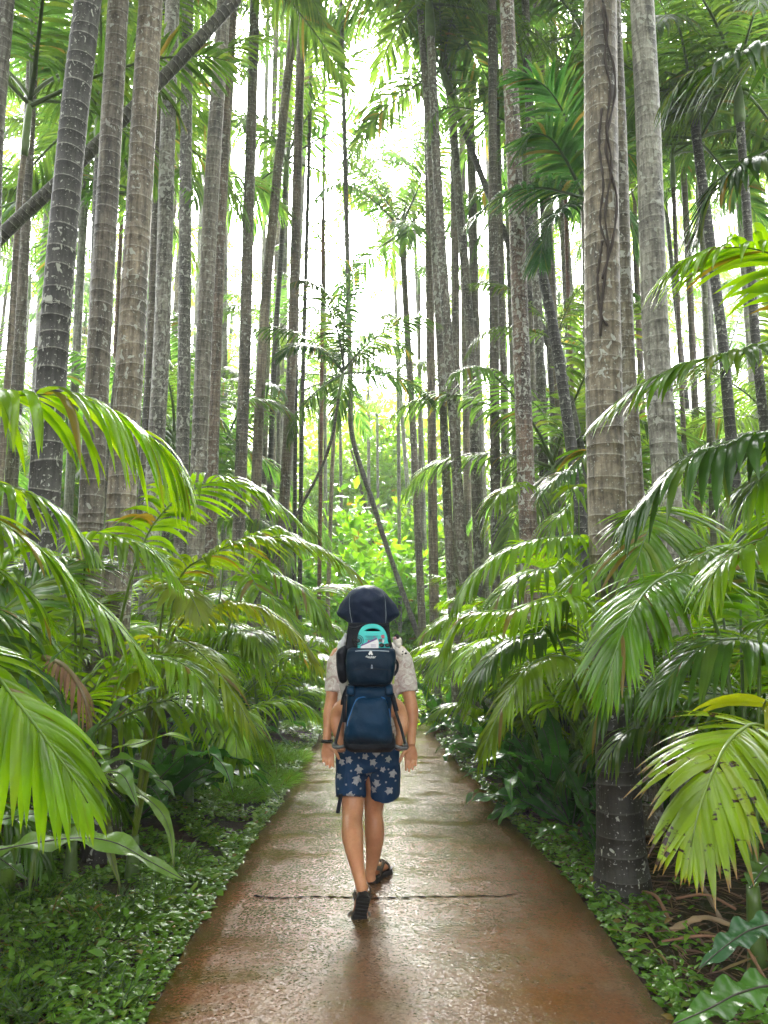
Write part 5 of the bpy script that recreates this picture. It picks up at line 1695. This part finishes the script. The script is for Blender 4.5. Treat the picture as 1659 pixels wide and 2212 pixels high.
obj('eye', mb.mesh('eye', (M['eye'],)), kid)
mb = MB()
mb.ball(KH + np.array([0, -.01, .018]), (.076, .085, .078), 18, 12)
obj('hair', solid(mb, .008, 2, 'hair', (M['hair'],), CB, .002, 60), kid)
mb = MB()
mb.tube(spline([A(790, 1515, 4.60), A(789, 1480, 4.60), A(790, 1440, 4.61), A(793, 1408, 4.62)], 10), [.135, .145, .15, .15, .145, .14, .13, .12, .1, .07], 22, up=(1, 0, 0), R2=np.linspace(.095, .06, 10))
obj('shirt', solid(mb, .008, 3, 'shirt', (M['child_shirt'],), CB, .004, 12), kid)

# ---- the carrier
K = A(797, 1612, 4.42)
car = empty('child_carrier', K, 'dark navy framed child carrier with raised hood worn by the hiker', 'child carrier')
S = .00266
c7 = lambda cx, cy: (658.3 + cx * .1819, 1234.4 + cy * .1819)


def loft(rows, name, mats, p=.62, seg=40, noise=0.0, arc=None):
    """rows: (y in crop units, centre x, half width, metres ahead, half depth) -> rounded box skin"""
    th = np.linspace(0, 2 * np.pi, seg, endpoint=False)
    cx_, sx_ = np.cos(th), np.sin(th)
    ux = np.sign(cx_) * np.abs(cx_) ** p
    uy = np.sign(sx_) * np.abs(sx_) ** p
    rows = spline(np.array(rows, float), 28)
    V = []
    for y, x, hw, Yc, hd in rows:
        dx, dy = c7(x, y)
        c = A(dx, dy, Yc)
        V.append(np.stack([c[0] + ux * hw * .1819 * S, c[1] + uy * hd, c[2] + 0 * ux], -1))
    V = np.array(V)
    if noise:
        zz, xx = V[:, :, 2], V[:, :, 0]
        w = np.sin(zz * 70 + 2.2 * np.sin(xx * 22)) * np.sin(xx * 31 + zz * 9) + .6 * np.sin(xx * 60 + zz * 44)
        V[:, :, 1] += noise * w * (uy < 0)[None]
    idx = np.arange(V.shape[0] * seg).reshape(-1, seg)
    mb = MB()
    a, b = idx[:-1], idx[1:]
    mb.add(V.reshape(-1, 3) - K, np.stack([a, b, np.roll(b, -1, 1), np.roll(a, -1, 1)], -1).reshape(-1, 4))
    for r in (idx[0], idx[-1][::-1]):
        mb.f.append(r[None])
        mb.m.append(np.zeros(1, int))
    return mb.mesh(name, mats)


obj('back_panel', loft([(610, 762, 240, 4.46, .03), (700, 757, 252, 4.46, .035), (800, 758, 262, 4.455, .04), (920, 765, 285, 4.45, .05), (1000, 775, 292, 4.45, .05)], 'back_panel', (M['black'],), .7, noise=.002), car)
pk = obj('upper_pack', loft([(905, 790, 228, 4.385, .012), (925, 790, 272, 4.385, .07), (1000, 788, 288, 4.39, .095), (1120, 782, 288, 4.39, .105), (1250, 778, 270, 4.395, .10), (1320, 775, 245, 4.40, .085), (1362, 772, 215, 4.41, .03)], 'upper_pack', (M['navy'],), .6, noise=.005), car)
obj('side_flap', loft([(880, 480, 20, 4.47, .05), (940, 455, 68, 4.47, .07), (1050, 440, 66, 4.47, .07), (1200, 450, 62, 4.47, .065), (1300, 455, 45, 4.475, .04), (1330, 452, 10, 4.48, .01)], 'side_flap', (M['black'],), .75, noise=.005), car)
obj('waist_yoke', loft([(1345, 775, 238, 4.44, .04), (1400, 777, 262, 4.43, .065), (1480, 772, 266, 4.43, .07), (1600, 765, 262, 4.44, .06), (1800, 755, 262, 4.46, .05), (1960, 760, 262, 4.47, .05)], 'waist_yoke', (M['blue'],), .65, noise=.005), car)
obj('hip_block', loft([(1350, 555, 30, 4.40, .02), (1380, 550, 46, 4.39, .045), (1450, 550, 50, 4.39, .05), (1480, 556, 30, 4.40, .03)], 'hip_block', (M['blue'],), .6), car)
obj('hip_block', loft([(1340, 1000, 30, 4.40, .02), (1370, 1002, 44, 4.39, .045), (1450, 1003, 48, 4.39, .05), (1480, 1000, 30, 4.40, .03)], 'hip_block', (M['blue'],), .6), car)
bag = obj('lower_bag', loft([(1490, 785, 130, 4.385, .02), (1505, 785, 168, 4.38, .05), (1600, 778, 198, 4.375, .085), (1750, 765, 240, 4.37, .11), (1880, 757, 272, 4.375, .115), (1980, 760, 275, 4.39, .10), (2040, 765, 255, 4.41, .06)], 'lower_bag', (M['blue'],), .6, noise=.006), car)
obj('base_skirt', loft([(1930, 765, 292, 4.45, .06), (2000, 770, 300, 4.44, .09), (2080, 775, 292, 4.44, .09), (2135, 780, 240, 4.45, .05)], 'base_skirt', (M['black'],), .6, noise=.005), car)


def front(me_obj, cx, cy, lift=.003):
    """point on the camera side of a carrier part"""
    if 'bvh' not in CACHE.setdefault(me_obj.name, {}):
        m_ = me_obj.data
        CACHE[me_obj.name]['bvh'] = BVHTree.FromPolygons([v.co for v in m_.vertices], [p.vertices[:] for p in m_.polygons])
    p = A(*c7(cx, cy), 4.2) - K
    d = ray(*c7(cx, cy))
    h = CACHE[me_obj.name]['bvh'].ray_cast(Vector(p), Vector(d))
    q = np.array(h[0]) if h[0] is not None else p + d * .2
    return q + np.array([0, -lift, 0])


CACHE = {}


def cord(parent, pts, r, name, mat, on=None, n=50, lift=.002):
    P = [front(on, x, y, lift) if on is not None else A(*c7(x, y), Y_) - K for x, y, *rest in pts for Y_ in [rest[0] if rest else 4.3]]
    mb = MB()
    mb.tube(spline(P, n), r, 8)
    return obj(name, mb.mesh(name, (mat,)), parent)


cord(bag, [(505, 1840), (520, 1760), (560, 1650), (595, 1560), (628, 1515), (680, 1496), (780, 1492), (890, 1492), (945, 1512), (985, 1590), (1010, 1680), (1018, 1760), (1020, 1830)], .0038, 'piping', M['pipe'], bag, 60, .0)
cord(pk, [(600, 948), (680, 942), (790, 940), (900, 944), (1000, 950)], .0035, 'pocket_rim', M['grey_pipe'], pk, 30, .0)
cord(pk, [(560, 1180), (620, 1165), (790, 1158), (950, 1165), (1020, 1180)], .0018, 'zip_line', M['black'], pk, 30, .0)
cord(pk, [(520, 1345), (640, 1352), (790, 1356), (930, 1352), (1020, 1342)], .004, 'zip_line', M['black'], pk, 30, .002)


def flat_curve(polys, depth, bevel, name, mats, closed=True):
    cu = bpy.data.curves.new(name, 'CURVE')
    cu.dimensions = '2D'
    cu.fill_mode = 'BOTH'
    cu.extrude = depth / 2
    cu.bevel_depth = bevel
    cu.bevel_resolution = 2
    for P in polys:
        sp_ = cu.splines.new('POLY')
        sp_.points.add(len(P) - 1)
        for q, (x, y) in zip(sp_.points, P):
            q.co = (x, y, 0, 1)
        sp_.use_cyclic_u = True
    o = bpy.data.objects.new(name, cu)
    COL.objects.link(o)
    me = bpy.data.meshes.new_from_object(o.evaluated_get(bpy.context.evaluated_depsgraph_get()))
    bpy.data.objects.remove(o)
    me.name = name
    me.materials.clear()
    for m in mats:
        me.materials.append(m)
    return me


def text_mesh(body, size, name, mats):
    cu = bpy.data.curves.new(name, 'FONT')
    cu.body = body
    cu.size = size
    cu.extrude = .0006
    cu.offset = size * .012
    cu.align_x = 'CENTER'
    cu.align_y = 'CENTER'
    o = bpy.data.objects.new(name, cu)
    COL.objects.link(o)
    bpy.context.view_layer.update()
    me = bpy.data.meshes.new_from_object(o.evaluated_get(bpy.context.evaluated_depsgraph_get()))
    bpy.data.objects.remove(o)
    me.name = name
    me.materials.clear()
    for m in mats:
        me.materials.append(m)
    return me


def upright(o, loc, tilt=0.0, roll=0.0):
    o.location = loc
    o.rotation_euler = (math.pi / 2 + tilt, roll, 0)
    return o


upright(obj('lettering', text_mesh('deuter', .0215, 'lettering', (M['white'],)), pk), front(pk, 783, 1016, .004))
emb = [[(-.0105, -.011), (-.0125, -.002), (-.008, .002), (-.0075, .008), (.001, .013), (.008, .007), (.0085, -.001), (.0125, -.005), (.012, -.011), (.002, -.0115), (.001, -.006), (-.002, -.006), (-.003, -.0115)]]
upright(obj('emblem', flat_curve(emb, .001, 0, 'emblem', (M['white'],)), pk), front(pk, 783, 968, .004))
zp = [[(-.005, -.010), (-.0025, .010), (.0025, .010), (.005, -.010)], [(-.0022, -.006), (-.0012, .004), (.0012, .004), (.0022, -.006)]]
upright(obj('zip_pull', flat_curve(zp, .002, .0004, 'zip_pull', (M['grey_pipe'],)), pk), front(pk, 797, 1130, .004))

# hood
rowsH = [(650, 762, 238, 0, .075), (600, 762, 243, 0, .088), (545, 759, 247, 0, .10), (500, 755, 250, 0, .108), (450, 751, 252, 0, .118), (400, 748, 254, 0, .125), (350, 746, 255, 0, .13), (310, 745, 248, 0, .13), (275, 745, 228, 0, .125), (235, 745, 186, 0, .11), (202, 745, 128, 0, .085), (186, 745, 85, 0, .065), (174, 745, 20, 0, .025)]
Rr = spline(np.array(rowsH, float), 40)
th = np.radians(np.linspace(-108, 108, 49))
V = []
for y, x, hw, _, hd in Rr:
    c = A(*c7(x, y), 4.53)
    w_ = hw * .1819 * S * 1.0
    ux, uy = np.sin(th) / 1.0, -np.cos(th)
    flare = 1 + np.interp(y, [290, 320, 365, 400, 450, 500, 530, 560, 600], [0, .05, .19, .30, .40, .50, .42, .22, 0]) * np.clip((np.abs(th) - .92) / .6, 0, 1) ** .8
    wr = .0045 * np.sin(c[2] * 95 + 2 * np.sin(th * 2.2)) * np.cos(th * 5)
    V.append(np.stack([c[0] + ux * w_ * flare, c[1] + uy * (hd + wr), c[2] + 0 * th], -1))
V = np.array(V)
idx = np.arange(V.shape[0] * 49).reshape(-1, 49)
mb = MB()
mb.add(V.reshape(-1, 3) - K, np.stack([idx[:-1, :-1], idx[1:, :-1], idx[1:, 1:], idx[:-1, 1:]], -1).reshape(-1, 4))
hood_me = mb.mesh('hood', (M['hood'],))
hood = obj('hood', hood_me, car)
sol = hood.modifiers.new('thick', 'SOLIDIFY')
sol.thickness = .005
sol.offset = -1
for col_ in (12, 36):
    mb = MB()
    mb.tube(V[2:34, col_] - K + np.array([0, -.002, 0]), .0042, 8)
    obj('piping', mb.mesh('piping', (M['grey_pipe'],)), hood)
for col_ in (0, 48):
    mb = MB()
    mb.tube(V[2:34, col_] - K, .004, 8)
    obj('hem', mb.mesh('hem', (M['grey_pipe'],)), hood)
cord(car, [(525, 665, 4.405), (600, 672, 4.40), (700, 640, 4.40), (800, 628, 4.40), (920, 632, 4.40), (1003, 640, 4.405)], .006, 'hood_binding', M['black'])
# frame, stirrups, webbing
for pts in ([(500, 1360, 4.44), (478, 1480, 4.42), (452, 1700, 4.42), (410, 1860, 4.44), (365, 2040, 4.46)], [(1015, 1380, 4.44), (1050, 1560, 4.42), (1105, 1740, 4.42), (1150, 1880, 4.44), (1192, 2040, 4.46)]):
    P = [A(*c7(x, y), Y_) - K for x, y, Y_ in pts]
    mb = MB()
    mb.tube(spline(P, 30), .0085, 10)
    obj('frame_leg', mb.mesh('frame_leg', (M['metal'],)), car)
for pts in ([(365, 2040, 4.46), (345, 2075, 4.48), (400, 2088, 4.44), (470, 2070, 4.42), (530, 2030, 4.42), (545, 1990, 4.44)], [(1192, 2040, 4.46), (1210, 2090, 4.48), (1150, 2102, 4.44), (1090, 2075, 4.42), (1030, 2030, 4.42), (985, 1990, 4.44)]):
    P = [A(*c7(x, y), Y_) - K for x, y, Y_ in pts]
    mb = MB()
    mb.tube(spline(P, 30), np.interp(np.linspace(0, 1, 30), [0, .45, .6, 1], [.013, .011, .007, .006]), 8)
    o = obj('stirrup', mb.mesh('stirrup', (M['steel'],)), car)
    # loop of the stirrup under the foot
    mb = MB()
    e = spline(P, 30)[14]
    q = np.linspace(0, 2 * np.pi, 24)
    mb.tube(np.stack([e[0] + .032 * np.cos(q), e[1] + .06 + .05 * np.sin(q), e[2] - .004 + 0 * q], -1), .005, 8)
    obj('foot_loop', mb.mesh('foot_loop', (M['metal'],)), o)


def web(pts, wd, name='webbing', mat='black', parent=None):
    P = np.array([A(*c7(x, y), Y_) - K for x, y, Y_ in pts])
    mb = MB()
    ribbon(mb, spline(P, 24), wd, P.mean(0) + np.array([0, .4, 0]))
    return obj(name, mb.mesh(name, (M[mat],)), parent or car)


web([(505, 1370, 4.38), (470, 1440, 4.38), (445, 1530, 4.4), (440, 1580, 4.42)], .014)
web([(1060, 1030, 4.42), (1100, 1095, 4.44), (1095, 1170, 4.45), (1055, 1240, 4.43)], .016)
web([(1035, 1450, 4.40), (1065, 1560, 4.385), (1090, 1660, 4.385)], .026)
web([(480, 1480, 4.40), (472, 1640, 4.39), (470, 1790, 4.40)], .018)
web([(428, 2640, 4.6), (420, 2720, 4.6), (405, 2790, 4.6), (392, 2870, 4.6)], .022, 'loose_webbing')
P = A(*c7(1050, 1295), 4.40) - K
mb = MB()
mb.box(P, (.012, .008, .034))
mb.box(P + np.array([0, -.002, .02]), (.02, .008, .01))
b_ = obj('buckle', mb.mesh('buckle', (M['lime'],), False), car)

# ---- things tucked into the carrier
def rr_poly(w, h, r, n=8, top=None):
    pts = []
    for (cx, cy, a0, rad) in ((w / 2 - r, h / 2 - r, 0, r), (-w / 2 + r, h / 2 - r, 90, r), (-w / 2 + r, -h / 2 + r, 180, r), (w / 2 - r, -h / 2 + r, 270, r)):
        for k in range(n + 1):
            a = math.radians(a0 + 90 * k / n)
            pts.append((cx + rad * math.cos(a), cy + rad * math.sin(a)))
    return pts


u = .1819 * S
tb_ = empty('drawing_tablet', A(*c7(806, 900), 4.375), 'teal drawing tablet with carry handle sticking out of the carrier pocket', 'toy')
arch = [(-166 * u, -60 * u), (166 * u, -60 * u), (166 * u, 80 * u), (160 * u, 130 * u), (140 * u, 180 * u), (105 * u, 225 * u), (55 * u, 252 * u), (0, 260 * u), (-55 * u, 255 * u), (-105 * u, 235 * u), (-138 * u, 200 * u), (-158 * u, 150 * u), (-166 * u, 90 * u)]
arch = [tuple(p) for p in spline(np.array(arch + arch[:1]), 70)[:-1]]
hole = [(95 * u * math.cos(a) * (abs(math.cos(a)) ** -.15 if abs(math.cos(a)) > .01 else 1), 198 * u + 24 * u * math.sin(a) - 14 * u * abs(math.cos(a)) ** 2) for a in np.linspace(0, 2 * math.pi, 32, endpoint=False)]
o = obj('shell', flat_curve([arch, hole], .012, .004, 'shell', (M['teal'],)), tb_)
upright(o, (0, 0, 0), -.06)
for k, yy in enumerate((128, 108, 88)):
    o = obj('ridge', flat_curve([rr_poly((150 - 25 * (k == 1)) * u, 8 * u, 3.9 * u)], .003, .0005, 'ridge', (M['teal2'],)), tb_)
    upright(o, (-10 * u, -.0115 - .004 * 0, yy * u), -.06)
SK = [mat_simple('sticker_colour', c, .4, .5, 300) for c in ((.35, .08, .12), (.12, .12, .3), (.05, .05, .06), (.5, .5, .55))]
for k, (x, y, w_, h_) in enumerate([(118, 122, 36, 40), (22, 118, 34, 24), (92, 78, 40, 34), (122, 70, 22, 40), (-40, 66, 34, 26)]):
    o = obj('sticker', flat_curve([rr_poly(w_ * u, h_ * u, 6 * u)], .001, 0, 'sticker', (SK[k % 4],)), tb_)
    upright(o, (x * u, -.0125, y * u), -.06, .2 * (k - 2))
fan = empty('handheld_fan', A(*c7(632, 822), 4.372), 'small round black fan clipped beside the teal tablet', 'fan')
mb = MB()
q = np.linspace(0, 2 * np.pi, 33)
for r_, y_ in ((66, 0), (64, -.006), (44, -.010), (22, -.012)):
    mb.tube(np.stack([np.cos(q) * r_ * u, 0 * q + y_, np.sin(q) * r_ * u], -1), .0013, 6, cap=False)
for k in range(22):
    a = k * 2 * math.pi / 22
    mb.tube(spline([(math.cos(a) * 14 * u, -.012, math.sin(a) * 14 * u), (math.cos(a) * 44 * u, -.010, math.sin(a) * 44 * u), (math.cos(a) * 66 * u, 0, math.sin(a) * 66 * u)], 8), .0007, 5)
obj('guard', mb.mesh('guard', (M['gloss'],)), fan)
mb = MB()
mb.tube([(0, -.014, 0), (0, 0, 0), (0, .012, 0)], [.0075, .0085, .007], 16)
obj('hub', mb.mesh('hub', (M['metal'],)), fan)
mb = MB()
for k in range(5):
    a = k * 2 * math.pi / 5
    mb.add([(0, .002, 0), (math.cos(a) * 56 * u, -.001, math.sin(a) * 56 * u), (math.cos(a + .55) * 58 * u, .006, math.sin(a + .55) * 58 * u), (math.cos(a + .8) * 20 * u, .006, math.sin(a + .8) * 20 * u)], np.array([(0, 1, 2, 3)]))
obj('fan_blade', mb.mesh('fan_blade', (M['metal'],)), fan)
mb = MB()
mb.tube([(0, .004, -66 * u), (0.002, .004, -110 * u)], [.008, .009], 12)
obj('handle', mb.mesh('handle', (M['gloss'],)), fan)
bk = empty('brochure', A(*c7(775, 880), 4.355), 'folded white brochure with violet edge in front of the teal tablet', 'brochure')
poly = [(-108 * u, -30 * u), (-100 * u, 4 * u), (82 * u, 86 * u), (100 * u, 40 * u), (98 * u, -30 * u)]
upright(obj('page', flat_curve([poly], .002, 0, 'page', (M['paper'],)), bk), (0, 0, 0), -.08)
stripe = [(-106 * u, -10 * u), (-102 * u, 8 * u), (80 * u, 92 * u), (84 * u, 72 * u)]
upright(obj('violet_stripe', flat_curve([stripe], .001, 0, 'violet_stripe', (M['violet'],)), bk), (0, -.0024, 0), -.08)
for k in range(3):
    upright(obj('text_line', flat_curve([rr_poly(60 * u, 3 * u, 1 * u, 2)], .0006, 0, 'text_line', (M['violet'],)), bk), (40 * u, -.003, (10 - 12 * k) * u), -.08, .0)
gl = empty('sunglasses', A(*c7(948, 880), 4.345), 'shiny black sunglasses resting on the carrier pocket rim', 'sunglasses')
for s in (-1, 1):
    mb = MB()
    mb.ball((s * 33 * u, 0, 0), (30 * u, .006, 19 * u), 18, 10)
    obj('lens', mb.mesh('lens', (M['gloss'],)), gl)
mb = MB()
mb.tube(spline([(-64 * u, .004, 10 * u), (-33 * u, -.003, 22 * u), (0, -.003, 12 * u), (33 * u, -.003, 22 * u), (66 * u, .004, 12 * u), (70 * u, .03, 14 * u)], 24), .0022, 8)
obj('rim', mb.mesh('rim', (M['gloss'],)), gl)
# cloth on the shoulder side
cl = empty('white_cloth', A(*c7(455, 850), 4.56), 'crumpled white cloth between the carrier and the hiker shoulder', 'cloth')
mb = MB()
for x, y, r_ in ((485, 760, 24), (470, 830, 40), (430, 870, 34), (412, 915, 34), (455, 900, 46)):
    mb.ball(A(*c7(x, y), 4.56), (r_ * u, .03, r_ * u * 1.3), 14, 10)
obj('fold', solid(mb, .006, 2, 'fold', (mat_cloth('white_muslin', (.55, .56, .58), (.68, .68, .68)),), np.array(cl.location), .003, 26), cl)
# plush
PLB = A(*c7(1120, 960), 4.44)
pl_ = empty('plush_toy', PLB, 'small white plush cow with black ears clipped to the carrier side', 'plush toy')
mb = MB()
for x, y, Y_, rx, rz in ((1098, 822, 4.44, 56, 52), (1075, 800, 4.43, 34, 30), (1112, 868, 4.435, 40, 34), (1122, 945, 4.44, 44, 58), (1150, 985, 4.43, 26, 32), (1137, 1030, 4.435, 22, 36), (1090, 905, 4.44, 26, 24)):
    mb.ball(A(*c7(x, y), Y_), (rx * u, rx * u * .85, rz * u), 16, 12)
mb.tube([A(*c7(1140, 950), 4.435), A(*c7(1175, 965), 4.43), A(*c7(1195, 972), 4.43)], [.010, .009, .007], 10)
obj('body', solid(mb, .003, 3, 'body', (M['plush'],), PLB), pl_)
mb = MB()
mb.ball(A(*c7(1095, 775), 4.425) - PLB, (33 * u, .012, 30 * u), 14, 10, Matrix.Rotation(.5, 3, 'Y'))
mb_e = obj('ear', mb.mesh('ear', (M['plush_black'],)), pl_)
mb = MB()
mb.ball(A(*c7(1072, 792), 4.414) - PLB, (17 * u, .006, 18 * u), 12, 8)
obj('ear_lining', mb.mesh('ear_lining', (M['pink'],)), mb_e)
mb = MB()
mb.ball(A(*c7(1140, 800), 4.45) - PLB, (20 * u, .012, 26 * u), 14, 10)
obj('ear', mb.mesh('ear', (M['plush_black'],)), pl_)
mb = MB()
mb.ball(A(*c7(1200, 972), 4.428) - PLB, (16 * u, .009, 13 * u), 12, 8)
obj('paw', mb.mesh('paw', (M['plush_black'],)), pl_)
for x, y, r_ in ((1165, 950, 9), (1158, 985, 8), (1120, 905, 7)):
    mb = MB()
    mb.ball(A(*c7(x, y), 4.416 if r_ != 7 else 4.408) - PLB, (r_ * u, .003, r_ * u), 10, 6)
    obj('spot', mb.mesh('spot', (M['plush_black'],)), pl_)
# ------------------------------------------------------------------ camera, sky, light
cam = bpy.data.cameras.new('camera')
cam.sensor_fit = 'VERTICAL'
cam.sensor_height = 24.0
cam.lens = 24.0 * FP / 2212.0
cam.clip_end = 2000
cam.clip_start = .05
co = bpy.data.objects.new('camera', cam)
co.location = (0, 0, CAM_Z)
co.rotation_euler = (math.pi / 2 + PITCH, 0, 0)
link(co)
SC.camera = co
SUN_EL, SUN_AZ = math.radians(40), math.radians(-4)      # ahead, where the gap is brightest
w = bpy.data.worlds.new('World')
SC.world = w
w.use_nodes = True
nt = w.node_tree
nt.nodes.clear()
sky = nt.nodes.new('ShaderNodeTexSky')
sky.sky_type = 'NISHITA'
sky.sun_disc = False
sky.sun_elevation = SUN_EL
sky.sun_rotation = SUN_AZ
sky.dust_density = 6.0
sky.air_density = 1.6
sky.ozone_density = .6
hs = nt.nodes.new('ShaderNodeHueSaturation')          # overcast: nearly colourless
hs.inputs['Saturation'].default_value = .06
bg = nt.nodes.new('ShaderNodeBackground')
bg.inputs['Strength'].default_value = .15
ow = nt.nodes.new('ShaderNodeOutputWorld')
nt.links.new(sky.outputs[0], hs.inputs['Color'])
nt.links.new(hs.outputs[0], bg.inputs['Color'])
nt.links.new(bg.outputs[0], ow.inputs['Surface'])
sl = bpy.data.lights.new('sun', 'SUN')
sl.energy = 1.5
sl.angle = math.radians(25)
sl.color = (1, .95, .87)
so = bpy.data.objects.new('sun', sl)
d = Vector((math.sin(SUN_AZ) * math.cos(SUN_EL), math.cos(SUN_AZ) * math.cos(SUN_EL), math.sin(SUN_EL)))
so.rotation_euler = (-d).to_track_quat('-Z', 'Y').to_euler()
so.location = d * 60
link(so)
HAZE = .0028
if HAZE:
    mb = MB()
    mb.box((0, 20, 11), (90, 70, 26))
    t = NT('haze_air')
    pv = t.n('VolumePrincipled', {'Color': (.93, .96, 1, 1), 'Density': HAZE, 'Anisotropy': .1}).outputs[0]
    t.t.links.new(pv, t.out.inputs['Volume'])
    tag(obj('haze', mb.mesh('haze', (t.m,), False)), kind='stuff')
vs = SC.view_settings
vs.view_transform = 'Standard'
vs.look = 'None'
vs.gamma = 1.0
vs.exposure = 3.15
cy = SC.cycles
cy.use_denoising = True
cy.use_adaptive_sampling = False
cy.max_bounces = 7
cy.diffuse_bounces = 3
cy.glossy_bounces = 3
cy.transmission_bounces = 4
cy.transparent_max_bounces = 4
cy.volume_bounces = 0
cy.sample_clamp_indirect = 6.0
cy.caustics_reflective = False
cy.caustics_refractive = False
